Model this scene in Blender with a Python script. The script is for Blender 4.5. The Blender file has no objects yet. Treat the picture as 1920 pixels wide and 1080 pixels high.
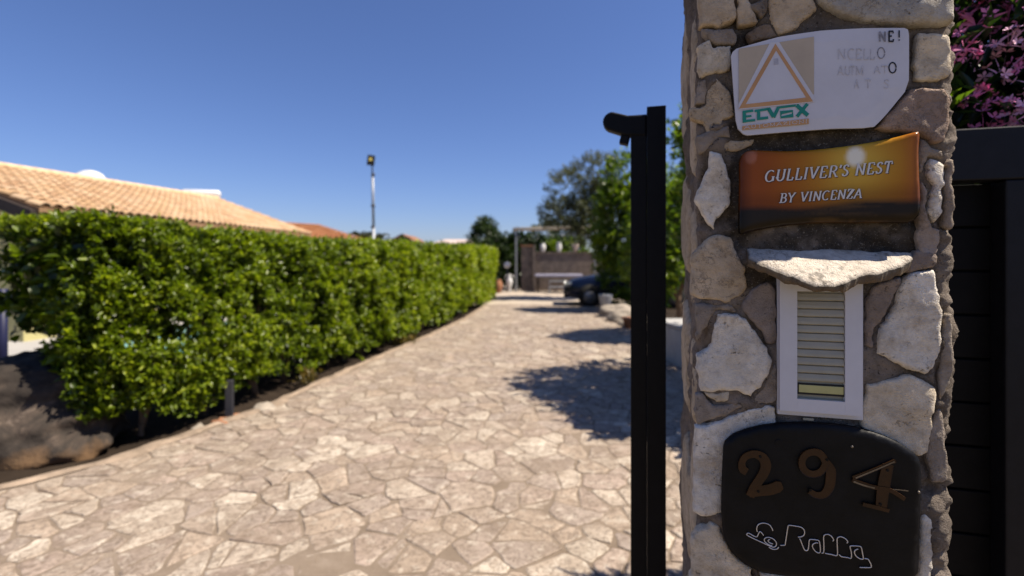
import bpy, math, random
import numpy as np
from mathutils import Vector, Matrix
from mathutils.geometry import delaunay_2d_cdt

random.seed(7)
rng = np.random.default_rng(7)
scene = bpy.context.scene
COL = scene.collection
R = math.radians

# ------------------------------------------------------------------ camera, sky, sun, exposure
CAM_H = 1.55
FPX = 906.7            # focal length in pixels of the 1920 wide photograph (17 mm lens)
HORIZON = 485.0
cam = bpy.data.cameras.new('camera')
cam_ob = bpy.data.objects.new('camera', cam)
COL.objects.link(cam_ob)
cam_ob.location = (0, 0, CAM_H)
cam_ob.rotation_euler = (R(90), 0, 0)
cam.lens = 17.0
cam.sensor_width = 36.0
cam.shift_y = -(540 - HORIZON) / 1920.0
cam.clip_start = 0.05
cam.clip_end = 5000
cam.dof.use_dof = True
cam.dof.focus_distance = 0.80
cam.dof.aperture_fstop = 2.6
scene.camera = cam_ob

SUN_AZ = -9.5          # degrees from +X, counter-clockwise
SUN_EL = 58.0
sv = Vector((math.cos(R(SUN_AZ)) * math.cos(R(SUN_EL)), math.sin(R(SUN_AZ)) * math.cos(R(SUN_EL)), math.sin(R(SUN_EL))))
world = bpy.data.worlds.new('World')
scene.world = world
world.use_nodes = True
wn = world.node_tree
bg = wn.nodes['Background']
sky = wn.nodes.new('ShaderNodeTexSky')
sky.sky_type = 'NISHITA'
sky.sun_disc = False
sky.sun_elevation = R(SUN_EL)
sky.sun_rotation = R(90 - SUN_AZ)
sky.altitude = 0
sky.air_density = 1.0
sky.dust_density = 0.5
sky.ozone_density = 10.0
tintn = wn.nodes.new('ShaderNodeMix')          # the photograph's cool white balance
tintn.data_type = 'RGBA'
tintn.blend_type = 'MULTIPLY'
tintn.inputs[0].default_value = 1.0
tintn.inputs[7].default_value = (1.05, 0.94, 1.07, 1)
wn.links.new(sky.outputs[0], tintn.inputs[6])
wn.links.new(tintn.outputs[2], bg.inputs[0])
bg.inputs[1].default_value = 0.064
sun = bpy.data.lights.new('sun', 'SUN')
sun.energy = 5.0
sun.angle = R(0.53)
sun.color = (1.0, 0.90, 0.76)
sun_ob = bpy.data.objects.new('sun', sun)
COL.objects.link(sun_ob)
sun_ob.location = (8, -3, 12)
sun_ob.rotation_euler = (-sv).to_track_quat('-Z', 'Y').to_euler()
scene.view_settings.view_transform = 'Standard'
scene.view_settings.look = 'None'
scene.view_settings.gamma = 1.0
scene.view_settings.use_curve_mapping = False
scene.view_settings.exposure = 0.92

# ------------------------------------------------------------------ numpy noise
def _hash(ix, iy, iz, seed):
    h = (ix * 374761393 + iy * 668265263 + iz * 2147483647 + seed * 1274126177) & 0xFFFFFFFF
    h = ((h ^ (h >> 13)) * 1274126177) & 0xFFFFFFFF
    h = (h ^ (h >> 16)) & 0xFFFFFFFF
    return h.astype(np.float64) / 4294967295.0

def vnoise(P, seed=0):
    P = np.asarray(P, float)
    I = np.floor(P).astype(np.int64)
    f = P - I
    f = f * f * (3 - 2 * f)
    r = 0
    for dx in (0, 1):
        for dy in (0, 1):
            for dz in (0, 1):
                w = (f[:, 0] if dx else 1 - f[:, 0]) * (f[:, 1] if dy else 1 - f[:, 1]) * (f[:, 2] if dz else 1 - f[:, 2])
                r = r + w * _hash(I[:, 0] + dx, I[:, 1] + dy, I[:, 2] + dz, seed)
    return r * 2 - 1

def fbm(P, seed=0, octv=4, gain=0.5):
    P = np.asarray(P, float)
    a, r = 1.0, 0
    for o in range(octv):
        r = r + a * vnoise(P * (2.03 ** o) + o * 17.3, seed + o)
        a *= gain
    return r

def unit(a):
    return a / np.maximum(np.linalg.norm(a, axis=-1, keepdims=True), 1e-9)

# ------------------------------------------------------------------ materials
class MT:
    def __init__(self, name):
        self.m = bpy.data.materials.new(name)
        self.m.use_nodes = True
        self.nt = self.m.node_tree
        self.bsdf = self.nt.nodes['Principled BSDF']
        self.out = self.nt.nodes['Material Output']
    def n(self, typ, **kw):
        nd = self.nt.nodes.new(typ)
        for k, v in kw.items():
            if k in ('noise_dimensions', 'operation', 'blend_type', 'data_type', 'attribute_name', 'feature', 'distance'):
                setattr(nd, k, v)
        return nd
    def link(self, a, b):
        self.nt.links.new(a, b)
    def coord(self, which='Object'):
        return self.n('ShaderNodeTexCoord').outputs[which]
    def noise(self, scale, detail=5, rough=0.6, vec=None, dist=0.0):
        nd = self.n('ShaderNodeTexNoise')
        nd.inputs['Scale'].default_value = scale
        nd.inputs['Detail'].default_value = detail
        nd.inputs['Roughness'].default_value = rough
        nd.inputs['Distortion'].default_value = dist
        if vec is not None:
            self.link(vec, nd.inputs['Vector'])
        return nd.outputs['Fac']
    def ramp(self, fac, stops):
        nd = self.n('ShaderNodeValToRGB')
        cr = nd.color_ramp
        while len(cr.elements) < len(stops):
            cr.elements.new(0.5)
        for e, (p, c) in zip(cr.elements, stops):
            e.position = p
            e.color = (*c, 1) if len(c) == 3 else c
        self.link(fac, nd.inputs[0])
        return nd.outputs[0]
    def mix(self, fac, a, b, mode='MIX'):
        nd = self.n('ShaderNodeMix', data_type='RGBA', blend_type=mode)
        for sock, val in ((nd.inputs[0], fac), (nd.inputs[6], a), (nd.inputs[7], b)):
            if isinstance(val, (int, float)):
                sock.default_value = val
            elif isinstance(val, tuple):
                sock.default_value = (*val, 1)
            else:
                self.link(val, sock)
        return nd.outputs[2]
    def attr(self, name):
        nd = self.n('ShaderNodeAttribute')
        nd.attribute_name = name
        return nd
    def bump(self, h, strength=0.4, dist=0.005):
        nd = self.n('ShaderNodeBump')
        nd.inputs['Strength'].default_value = strength
        nd.inputs['Distance'].default_value = dist
        self.link(h, nd.inputs['Height'])
        self.link(nd.outputs[0], self.bsdf.inputs['Normal'])
    def base(self, c):
        s = self.bsdf.inputs['Base Color']
        if isinstance(c, tuple):
            s.default_value = (*c, 1)
        else:
            self.link(c, s)
    def set(self, rough=0.8, spec=0.3, metal=0.0):
        self.bsdf.inputs['Roughness'].default_value = rough
        self.bsdf.inputs['Specular IOR Level'].default_value = spec
        self.bsdf.inputs['Metallic'].default_value = metal
        return self

def plain(name, c, rough=0.6, spec=0.4, metal=0.0, var=0.12, scale=12.0, bump=0.0):
    t = MT(name).set(rough, spec, metal)
    f = t.noise(scale, 5, 0.65, t.coord())
    lo = tuple(max(0, x * (1 - var)) for x in c)
    hi = tuple(min(1, x * (1 + var)) for x in c)
    t.base(t.ramp(f, [(0.3, lo), (0.7, hi)]))
    if bump:
        t.bump(t.noise(scale * 6, 4, 0.6, t.coord()), bump, 0.004)
    return t.m

def leaf_mat(name, dark, mid, light, trans=0.35, rough=0.38, spec=0.45):
    t = MT(name).set(rough, spec)
    tint = t.attr('tint').outputs['Fac']
    c = t.ramp(tint, [(0.0, dark), (0.5, mid), (1.0, light)])
    t.base(c)
    tr = t.n('ShaderNodeBsdfTranslucent')
    tc = t.mix(1.0, c, (1.5, 1.6, 0.6), 'MULTIPLY')
    t.link(tc, tr.inputs[0])
    mx = t.n('ShaderNodeMixShader')
    mx.inputs[0].default_value = trans
    t.link(t.bsdf.outputs[0], mx.inputs[1])
    t.link(tr.outputs[0], mx.inputs[2])
    t.link(mx.outputs[0], t.out.inputs[0])
    return t.m

def wall_stone_mat():
    t = MT('pillar_limestone').set(0.85, 0.25)
    co = t.coord()
    col = t.attr('col').outputs['Color']
    big = t.noise(14, 6, 0.65, co, 0.6)
    c = t.mix(0.85, col, t.ramp(big, [(0.28, (0.46, 0.38, 0.29)), (0.46, (0.90, 0.87, 0.82)), (0.75, (1.18, 1.16, 1.12))]), 'MULTIPLY')
    c = t.mix(0.8, c, t.ramp(t.noise(70, 5, 0.7, co), [(0.32, (0.72, 0.69, 0.65)), (0.55, (1.0, 1.0, 1.0)), (0.75, (1.12, 1.12, 1.12))]), 'MULTIPLY')
    # rusty and grey stains
    st = t.noise(6, 6, 0.7, co, 1.0)
    c = t.mix(t.ramp(st, [(0.56, (0, 0, 0)), (0.74, (0.55, 0.55, 0.55))]), c, (0.20, 0.15, 0.10))
    # pits and hairline cracks
    pit = t.noise(150, 3, 0.7, co)
    pm = t.noise(22, 4, 0.6, co)
    pmask = t.ramp(pm, [(0.46, (0, 0, 0)), (0.62, (1, 1, 1))])
    pf = t.ramp(pit, [(0.60, (0, 0, 0)), (0.68, (0.8, 0.8, 0.8))])
    pp = t.mix(1.0, pf, pmask, 'MULTIPLY')
    c = t.mix(pp, c, (0.10, 0.075, 0.05))
    cr = t.n('ShaderNodeTexNoise')
    cr.inputs['Scale'].default_value = 11
    cr.inputs['Detail'].default_value = 8
    cr.inputs['Roughness'].default_value = 0.72
    t.link(co, cr.inputs['Vector'])
    crk = t.ramp(cr.outputs['Fac'], [(0.485, (0, 0, 0)), (0.497, (0.55, 0.55, 0.55)), (0.503, (0.55, 0.55, 0.55)), (0.515, (0, 0, 0))])
    crm = t.ramp(t.noise(5, 2, 0.5, co), [(0.5, (0, 0, 0)), (0.6, (1, 1, 1))])
    c = t.mix(t.mix(1.0, crk, crm, 'MULTIPLY'), c, (0.12, 0.09, 0.06))
    t.base(c)
    h = t.mix(0.5, t.noise(90, 6, 0.7, co), t.noise(400, 3, 0.6, co))
    h2 = t.mix(pp, h, (0, 0, 0))
    t.bump(h2, 1.0, 0.006)
    return t.m

def mortar_mat():
    t = MT('pillar_mortar').set(0.95, 0.15)
    co = t.coord()
    col = t.attr('col').outputs['Color']
    f = t.noise(30, 7, 0.7, co, 0.4)
    c = t.mix(0.9, col, t.ramp(f, [(0.3, (0.45, 0.42, 0.38)), (0.5, (0.95, 0.93, 0.9)), (0.72, (1.35, 1.3, 1.25))]), 'MULTIPLY')
    g = t.noise(260, 4, 0.7, co)
    c = t.mix(t.ramp(g, [(0.58, (0, 0, 0)), (0.68, (0.6, 0.6, 0.6))]), c, (0.40, 0.36, 0.30))
    g2 = t.noise(190, 3, 0.6, co)
    c = t.mix(t.ramp(g2, [(0.60, (0, 0, 0)), (0.70, (0.85, 0.85, 0.85))]), c, (0.03, 0.025, 0.02))
    t.base(c)
    t.bump(t.mix(0.5, t.noise(120, 6, 0.75, co), t.noise(500, 3, 0.7, co)), 1.0, 0.009)
    return t.m

def paving_mat():
    t = MT('paving_limestone').set(0.72, 0.3)
    co = t.coord('Object')
    geo = t.n('ShaderNodeNewGeometry').outputs['Position']
    col = t.attr('col').outputs['Color']
    f = t.noise(7, 6, 0.65, geo, 0.5)
    c = t.mix(0.9, col, t.ramp(f, [(0.28, (0.58, 0.52, 0.46)), (0.5, (0.97, 0.96, 0.94)), (0.75, (1.22, 1.2, 1.17))]), 'MULTIPLY')
    # mortar film and dirt trodden over the faces of the stones
    d = t.noise(2.3, 7, 0.68, geo, 0.8)
    c = t.mix(t.ramp(d, [(0.42, (0, 0, 0)), (0.60, (0.5032, 0.5032, 0.5032))]), c, (0.2448, 0.1904, 0.1394))
    mo = t.noise(21, 7, 0.8, geo, 0.9)
    c = t.mix(t.ramp(mo, [(0.47, (0, 0, 0)), (0.60, (0.78, 0.78, 0.78))]), c, (0.135, 0.10, 0.072))
    wh = t.noise(11, 5, 0.7, geo, 0.4)
    c = t.mix(t.ramp(wh, [(0.54, (0, 0, 0)), (0.66, (0.6, 0.6, 0.6))]), c, (0.50, 0.445, 0.365))
    p = t.noise(48, 4, 0.75, geo)
    pm = t.noise(4.3, 3, 0.6, geo)
    pf = t.mix(1.0, t.ramp(p, [(0.53, (0, 0, 0)), (0.63, (0.85, 0.85, 0.85))]), t.ramp(pm, [(0.40, (0, 0, 0)), (0.54, (1, 1, 1))]), 'MULTIPLY')
    c = t.mix(pf, c, (0.12, 0.092, 0.07))
    t.base(c)
    t.bump(t.mix(0.5, t.noise(35, 6, 0.7, geo), t.noise(9, 4, 0.6, geo)), 0.5, 0.012)
    return t.m

def paving_mortar_mat():
    t = MT('paving_mortar').set(0.9, 0.2)
    geo = t.n('ShaderNodeNewGeometry').outputs['Position']
    f = t.noise(3, 7, 0.7, geo, 0.4)
    c = t.ramp(f, [(0.3, (0.145, 0.110, 0.080)), (0.55, (0.20, 0.156, 0.117)), (0.75, (0.265, 0.215, 0.168))])
    g = t.noise(60, 4, 0.7, geo)
    c = t.mix(t.ramp(g, [(0.56, (0, 0, 0)), (0.7, (0.5, 0.5, 0.5))]), c, (0.2, 0.15, 0.1))
    t.base(c)
    t.bump(t.noise(50, 6, 0.75, geo), 0.6, 0.01)
    return t.m

def col_mat(name, rough=0.5, spec=0.4, coat=0.0, bump=0.0, bscale=80):
    t = MT(name).set(rough, spec)
    t.base(t.attr('col').outputs['Color'])
    if coat:
        t.bsdf.inputs['Coat Weight'].default_value = coat
        t.bsdf.inputs['Coat Roughness'].default_value = 0.06
    if bump:
        t.bump(t.noise(bscale, 4, 0.6, t.coord()), bump, 0.003)
    return t.m

def rock_mat():
    t = MT('weathered_rock').set(0.9, 0.2)
    co = t.coord()
    f = t.noise(3.2, 8, 0.7, co, 0.6)
    c = t.ramp(f, [(0.30, (0.012, 0.010, 0.009)), (0.52, (0.035, 0.028, 0.023)), (0.62, (0.065, 0.049, 0.038)), (0.74, (0.21, 0.165, 0.13))])
    geo = t.n('ShaderNodeSeparateXYZ')
    t.link(co, geo.inputs[0])
    w = t.noise(2.0, 5, 0.6, co, 0.8)
    add = t.n('ShaderNodeMath', operation='MULTIPLY_ADD')
    t.link(w, add.inputs[0]); add.inputs[1].default_value = 0.55
    t.link(geo.outputs['Z'], add.inputs[2])
    c = t.mix(t.ramp(add.outputs[0], [(0.02, (0.9, 0.9, 0.9)), (0.16, (0, 0, 0))]), c, (0.17, 0.10, 0.05))
    t.base(c)
    t.bump(t.mix(0.5, t.noise(5, 7, 0.65, co), t.noise(22, 4, 0.6, co)), 0.8, 0.025)
    return t.m

M = {}
M['wall_stone'] = wall_stone_mat()
M['mortar'] = mortar_mat()
M['paving'] = paving_mat()
M['paving_mortar'] = paving_mortar_mat()
M['rock'] = rock_mat()
M['pale_rock'] = plain('pale_rock', (0.2856, 0.2448, 0.1972), 0.9, 0.2, 0, 0.45, 3.5, 0.8)
M['hedge_leaf'] = leaf_mat('hedge_leaf', (0.021, 0.0385, 0.0035), (0.122, 0.176, 0.0068), (0.285, 0.330, 0.0150), 0.44, 0.36, 0.5)
M['bush_leaf'] = leaf_mat('bush_leaf', (0.018, 0.040, 0.004), (0.082, 0.135, 0.008), (0.215, 0.275, 0.017), 0.48, 0.36, 0.5)
M['olive_leaf'] = leaf_mat('olive_leaf', (0.028, 0.0336, 0.0126), (0.07, 0.0805, 0.035), (0.133, 0.14, 0.07), 0.25, 0.5)
M['dark_leaf'] = leaf_mat('dark_leaf', (0.008, 0.0176, 0.0048), (0.0208, 0.0416, 0.0096), (0.048, 0.08, 0.016), 0.25)
M['palm_leaf'] = leaf_mat('palm_leaf', (0.0198, 0.0231, 0.00792), (0.0495, 0.0561, 0.0198), (0.099, 0.0858, 0.0396), 0.2)
M['oleander_leaf'] = leaf_mat('oleander_leaf', (0.008, 0.018, 0.005), (0.022, 0.05, 0.010), (0.13, 0.22, 0.02), 0.3, 0.32)
M['bark'] = plain('bark', (0.16, 0.105, 0.065), 0.9, 0.2, 0, 0.4, 25, 0.8)
M['dark_bark'] = plain('dark_bark', (0.07, 0.05, 0.035), 0.9, 0.2, 0, 0.4, 25, 0.8)
M['black_metal'] = plain('black_painted_steel', (0.0045, 0.0045, 0.0055), 0.5, 0.16, 0, 0.25, 40, 0.08)
M['gate_metal'] = plain('gate_paint', (0.0065, 0.0065, 0.009), 0.5, 0.2, 0, 0.25, 25, 0.08)
M['gate_board'] = plain('gate_board', (0.0035, 0.0032, 0.0035), 0.6, 0.12, 0, 0.35, 18, 0.1)
M['white_plastic'] = plain('white_plastic', (0.56, 0.55, 0.57), 0.42, 0.4, 0, 0.05, 18, 0.03)
M['grey_plastic'] = plain('grille_plastic', (0.34, 0.31, 0.23), 0.4, 0.45, 0, 0.10, 25, 0.05)
M['dark_gap'] = plain('dark_gap', (0.03, 0.027, 0.024), 0.7, 0.2)
M['cream_card'] = plain('name_card', (0.42, 0.40, 0.17), 0.35, 0.5, 0, 0.08, 60)
M['sign_white'] = plain('sign_enamel', (0.56, 0.55, 0.58), 0.38, 0.4, 0, 0.06, 14, 0.03)
M['ink_beige'] = plain('ink_beige', (0.45, 0.37, 0.27), 0.45, 0.35, 0, 0.10, 14)
M['ink_orange'] = plain('ink_orange', (0.49, 0.265, 0.11), 0.45, 0.35, 0, 0.12, 25)
M['ink_teal'] = plain('ink_teal', (0.012, 0.22, 0.165), 0.45, 0.35, 0, 0.10, 25)
M['ink_black'] = plain('ink_black', (0.02, 0.02, 0.025), 0.5, 0.3)
M['ink_worn'] = plain('ink_worn', (0.22, 0.21, 0.23), 0.5, 0.3, 0, 0.6, 120)
M['ink_faint'] = plain('ink_faint', (0.49, 0.48, 0.51), 0.45, 0.3, 0, 0.22, 110)
M['ink_ghost'] = plain('ink_ghost', (0.40, 0.39, 0.43), 0.45, 0.3, 0, 0.25, 110)
M['plaque'] = col_mat('glazed_print', 0.25, 0.14, 0.04)
M['plaque_letter'] = plain('plaque_letter', (0.62, 0.60, 0.58), 0.35, 0.4, 0, 0.05)
M['plaque_shadow'] = plain('plaque_letter_shadow', (0.05, 0.025, 0.01), 0.4, 0.4)
M['plate'] = plain('number_plate', (0.0045, 0.0045, 0.0055), 0.5, 0.16, 0, 0.5, 25, 0.15)
M['brass'] = plain('tarnished_brass', (0.036, 0.0145, 0.004), 0.45, 0.35, 0.25, 0.35, 30, 0.1)
M['old_chrome_glint'] = plain('worn_metal_and_glint', (0.16, 0.135, 0.11), 0.4, 0.5, 0.7, 0.4, 60)
M['wire'] = plain('steel_wire', (0.62, 0.60, 0.58), 0.38, 0.5, 0.6, 0.2, 90)
M['roof_tile'] = col_mat('roof_tile', 0.85, 0.2, 0, 0.4, 25)
M['roof_deck'] = plain('roof_underlay', (0.2376, 0.1386, 0.0726), 0.9, 0.2, 0, 0.25, 4)
M['cream_wall'] = plain('cream_render', (0.42, 0.38, 0.18), 0.9, 0.2, 0, 0.12, 2)
M['yellow_wall'] = plain('yellow_render', (0.33, 0.2508, 0.0858), 0.9, 0.2, 0, 0.12, 2)
M['pink_roof'] = plain('pale_roof', (0.434, 0.35, 0.308), 0.85, 0.2, 0, 0.15, 2)
M['dark_wood'] = plain('dark_wood', (0.035, 0.025, 0.02), 0.7, 0.3, 0, 0.3, 12)
M['white_paint'] = plain('white_paint', (0.585, 0.5775, 0.5625), 0.55, 0.35, 0, 0.06, 6)
M['white_render'] = plain('white_render', (0.341, 0.3348, 0.3224), 0.9, 0.2, 0, 0.15, 6, 0.3)
M['grey_metal'] = plain('galvanised_pole', (0.279, 0.2914, 0.31), 0.5, 0.4, 0.3, 0.1, 10)
M['dark_grey'] = plain('dark_grey_metal', (0.028, 0.028, 0.034), 0.5, 0.4)
M['led'] = plain('led_chip', (0.42, 0.33, 0.07), 0.4, 0.5)
M['terracotta'] = plain('terracotta', (0.2772, 0.132, 0.0726), 0.85, 0.2, 0, 0.2, 8)
M['grey_wall'] = plain('grey_block_wall', (0.15, 0.12, 0.10), 0.95, 0.15, 0, 0.35, 4, 0.5)
M['brick_cap'] = plain('brick_cap', (0.224, 0.112, 0.063), 0.9, 0.2, 0, 0.25, 12)
M['canvas'] = plain('canvas', (0.4356, 0.3828, 0.3036), 0.9, 0.2, 0, 0.08, 4)
M['table_top'] = plain('lavender_table_top', (0.322, 0.315, 0.406), 0.6, 0.3, 0, 0.06, 4)
M['car_paint'] = plain('dark_blue_car_paint', (0.005, 0.010, 0.032), 0.22, 0.5, 0.3, 0.05, 3)
M['car_glass'] = plain('car_glass', (0.012, 0.014, 0.018), 0.08, 0.5)
M['rubber'] = plain('rubber', (0.018, 0.018, 0.018), 0.85, 0.2)
M['alloy'] = plain('alloy', (0.16, 0.16, 0.17), 0.4, 0.5, 0.6)
M['headlamp'] = plain('headlamp_lens', (0.16, 0.17, 0.17), 0.15, 0.6)
M['blue_post'] = plain('dark_blue_post', (0.012, 0.014, 0.05), 0.5, 0.4)
M['soil'] = plain('dry_soil', (0.024, 0.017, 0.012), 0.95, 0.1, 0, 0.4, 3, 0.6)
M['ground'] = plain('dry_ground', (0.16, 0.13, 0.075), 0.95, 0.1, 0, 0.35, 0.6, 0.4)
M['patio'] = plain('pale_concrete', (0.3696, 0.3102, 0.2475), 0.85, 0.2, 0, 0.12, 1.4, 0.2)
M['deck'] = plain('pool_deck_stone', (0.3224, 0.31, 0.2914), 0.85, 0.2, 0, 0.12, 1.0)
M['kerb'] = plain('kerb_concrete', (0.235, 0.18, 0.132), 0.9, 0.2, 0, 0.4, 7, 0.8)
M['globe'] = plain('opal_globe', (0.504, 0.504, 0.518), 0.3, 0.4, 0, 0.03)
M['petal'] = plain('oleander_petal', (0.72, 0.21, 0.42), 0.6, 0.25, 0, 0.3, 14)
M['petal_pale'] = plain('oleander_petal_pale', (0.84, 0.44, 0.60), 0.6, 0.25, 0, 0.25, 14)
tw = MT('pool_water').set(0.05, 0.5); tw.base((0.03, 0.32, 0.40)); tw.bump(tw.noise(3, 3, 0.5, tw.coord()), 0.3, 0.05)
M['water'] = tw.m

# ------------------------------------------------------------------ objects
XF = {}
def tag(o, label=None, cat=None, group=None, kind=None):
    if label: o['label'] = label
    if cat: o['category'] = cat
    if group: o['group'] = group
    if kind: o['kind'] = kind
    return o

def link(o, parent=None):
    COL.objects.link(o)
    if parent is not None:
        o.parent = parent
    return o

def thing(name, label, cat, loc=(0, 0, 0), rotz=0.0, group=None):
    o = bpy.data.objects.new(name, None)
    link(o)
    o.empty_display_size = 0.1
    o.location = loc
    o.rotation_euler = (0, 0, rotz)
    XF[o.name] = Matrix.Translation(loc) @ Matrix.Rotation(rotz, 4, 'Z')
    return tag(o, label, cat, group)

def root_inverse(parent):
    p = parent
    while p is not None and p.parent is not None:
        p = p.parent
    if p is None or p.name not in XF:
        return Matrix.Identity(4)
    return XF[p.name].inverted()

def set_col(me, col):
    a = me.attributes.new('col', 'FLOAT_COLOR', 'POINT')
    n = len(me.vertices)
    col = np.asarray(col, float)
    if col.ndim == 1:
        col = np.tile(col, (n, 1))
    c4 = np.ones((n, 4), np.float32)
    c4[:, :3] = col
    a.data.foreach_set('color', c4.ravel())

def mesh_obj(name, V, F, mat, parent=None, smooth=False, col=None, world=False):
    V = np.asarray(V, float)
    if world and parent is not None:
        m = np.array(root_inverse(parent))
        V = V @ m[:3, :3].T + m[:3, 3]
    me = bpy.data.meshes.new(name)
    me.from_pydata(V.tolist(), [], [list(map(int, f)) for f in F])
    me.materials.append(mat)
    if smooth:
        me.polygons.foreach_set('use_smooth', [True] * len(me.polygons))
    if col is not None:
        set_col(me, col)
    me.update()
    return link(bpy.data.objects.new(name, me), parent)

class MB:
    def __init__(self):
        self.v, self.f = [], []
    def add(self, V, F):
        o = len(self.v)
        self.v += [tuple(p) for p in V]
        self.f += [[i + o for i in f] for f in F]
        return self
    def box(self, c, s, rotz=0.0, roty=0.0, rotx=0.0):
        m = Matrix.Translation(c) @ Matrix.Rotation(rotz, 4, 'Z') @ Matrix.Rotation(roty, 4, 'Y') @ Matrix.Rotation(rotx, 4, 'X')
        V = [m @ Vector((x * s[0] / 2, y * s[1] / 2, z * s[2] / 2)) for x in (-1, 1) for y in (-1, 1) for z in (-1, 1)]
        return self.add(V, [(0, 1, 3, 2), (4, 6, 7, 5), (0, 4, 5, 1), (2, 3, 7, 6), (0, 2, 6, 4), (1, 5, 7, 3)])
    def tube(self, pts, rad, n=8, cap=True):
        pts = [Vector(p) for p in pts]
        if not isinstance(rad, (list, tuple)):
            rad = [rad] * len(pts)
        V, F = [], []
        up = None
        for i, p in enumerate(pts):
            d = (pts[min(i + 1, len(pts) - 1)] - pts[max(i - 1, 0)]).normalized()
            if up is None:
                up = d.orthogonal().normalized()
            up = (up - d * up.dot(d))
            up = up.normalized() if up.length > 1e-6 else d.orthogonal().normalized()
            b = d.cross(up)
            for k in range(n):
                a = 2 * math.pi * k / n
                V.append(p + (up * math.cos(a) + b * math.sin(a)) * rad[i])
        for i in range(len(pts) - 1):
            for k in range(n):
                F.append((i * n + k, i * n + (k + 1) % n, (i + 1) * n + (k + 1) % n, (i + 1) * n + k))
        if cap:
            F.append(tuple(reversed(range(n))))
            F.append(tuple((len(pts) - 1) * n + k for k in range(n)))
        return self.add(V, F)
    def lathe(self, prof, c, n=20):
        V, F = [], []
        for (r, z) in prof:
            for k in range(n):
                a = 2 * math.pi * k / n
                V.append((c[0] + r * math.cos(a), c[1] + r * math.sin(a), c[2] + z))
        for i in range(len(prof) - 1):
            for k in range(n):
                F.append((i * n + k, i * n + (k + 1) % n, (i + 1) * n + (k + 1) % n, (i + 1) * n + k))
        F.append(tuple(reversed(range(n))))
        F.append(tuple((len(prof) - 1) * n + k for k in range(n)))
        return self.add(V, F)
    def sphere(self, c, r, n=16):
        prof = [(max(1e-3, math.sin(math.pi * i / 10)) * r, -math.cos(math.pi * i / 10) * r) for i in range(11)]
        return self.lathe(prof, c, n)
    def build(self, name, mat, parent=None, smooth=False, world=True, bevel=0.0, col=None):
        o = mesh_obj(name, self.v, self.f, mat, parent, smooth, col, world)
        if bevel:
            b = o.modifiers.new('bevel', 'BEVEL')
            b.width = bevel
            b.segments = 2
            b.limit_method = 'ANGLE'
        return o

def structure(o):
    o['kind'] = 'structure'
    return o

# ------------------------------------------------------------------ foliage
def leaf_obj(name, pos, ax, nr, L, W, tint, mat, parent=None, stuff=True):
    N = len(pos)
    ax = unit(ax)
    nr = unit(nr - ax * np.sum(nr * ax, 1, keepdims=True))
    sd = np.cross(nr, ax)
    L = np.broadcast_to(np.asarray(L, float), (N,))[:, None]
    W = np.broadcast_to(np.asarray(W, float), (N,))[:, None]
    V = np.empty((N, 6, 3))
    V[:, 0] = pos
    V[:, 1] = pos + ax * L * .33 + sd * W * .5 + nr * W * .16
    V[:, 2] = pos + ax * L * .68 + sd * W * .38 + nr * W * .10
    V[:, 3] = pos + ax * L - nr * L * .10
    V[:, 4] = pos + ax * L * .68 - sd * W * .38 + nr * W * .10
    V[:, 5] = pos + ax * L * .33 - sd * W * .5 + nr * W * .16
    if parent is not None:
        m = np.array(root_inverse(parent))
        V = V @ m[:3, :3].T + m[:3, 3]
    me = bpy.data.meshes.new(name)
    me.vertices.add(6 * N)
    me.vertices.foreach_set('co', V.ravel())
    idx = (np.arange(N)[:, None] * 6 + np.array([0, 3, 2, 1, 0, 5, 4, 3])[None]).ravel()
    me.loops.add(8 * N)
    me.loops.foreach_set('vertex_index', idx.astype(np.int32))
    me.polygons.add(2 * N)
    me.polygons.foreach_set('loop_start', (np.arange(2 * N) * 4).astype(np.int32))
    me.update(calc_edges=True)
    a = me.attributes.new('tint', 'FLOAT', 'POINT')
    a.data.foreach_set('value', np.repeat(np.clip(tint, 0, 1), 6).astype(np.float32))
    me.materials.append(mat)
    o = link(bpy.data.objects.new(name, me), parent)
    if stuff:
        o['kind'] = 'stuff'
    return o

def sprigs(C, D, K, twig, L, W, upb=0.35, spread=0.9, tint0=None, jit=0.25):
    """K leaves along a short twig that starts at C and runs along D"""
    M_ = len(C)
    t = rng.random((M_, K))
    D = unit(D)
    pos = C[:, None] + D[:, None] * (t * np.broadcast_to(np.asarray(twig, float), (M_,))[:, None])[..., None]
    pos = pos + rng.normal(0, 1, pos.shape) * (np.broadcast_to(np.asarray(L, float), (M_,)) * .18)[:, None, None]
    lat = rng.normal(0, 1, pos.shape)
    ax = D[:, None] * 0.45 + unit(lat) * spread + np.array([0, 0, upb])
    nr = np.array([0, 0, 0.75]) + D[:, None] * 0.35 + rng.normal(0, .42, pos.shape)
    Ls = np.broadcast_to(np.asarray(L, float), (M_,))[:, None] * rng.uniform(.65, 1.25, (M_, K))
    Ws = np.broadcast_to(np.asarray(W, float), (M_,))[:, None] * rng.uniform(.7, 1.2, (M_, K))
    base = rng.random(M_) if tint0 is None else tint0
    ti = base[:, None] + (t - .5) * .3 + rng.normal(0, jit * .6, (M_, K))
    return pos.reshape(-1, 3), ax.reshape(-1, 3), nr.reshape(-1, 3), Ls.ravel(), Ws.ravel(), ti.ravel()

def cat(*packs):
    return [np.concatenate([p[i] for p in packs]) for i in range(6)]

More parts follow.
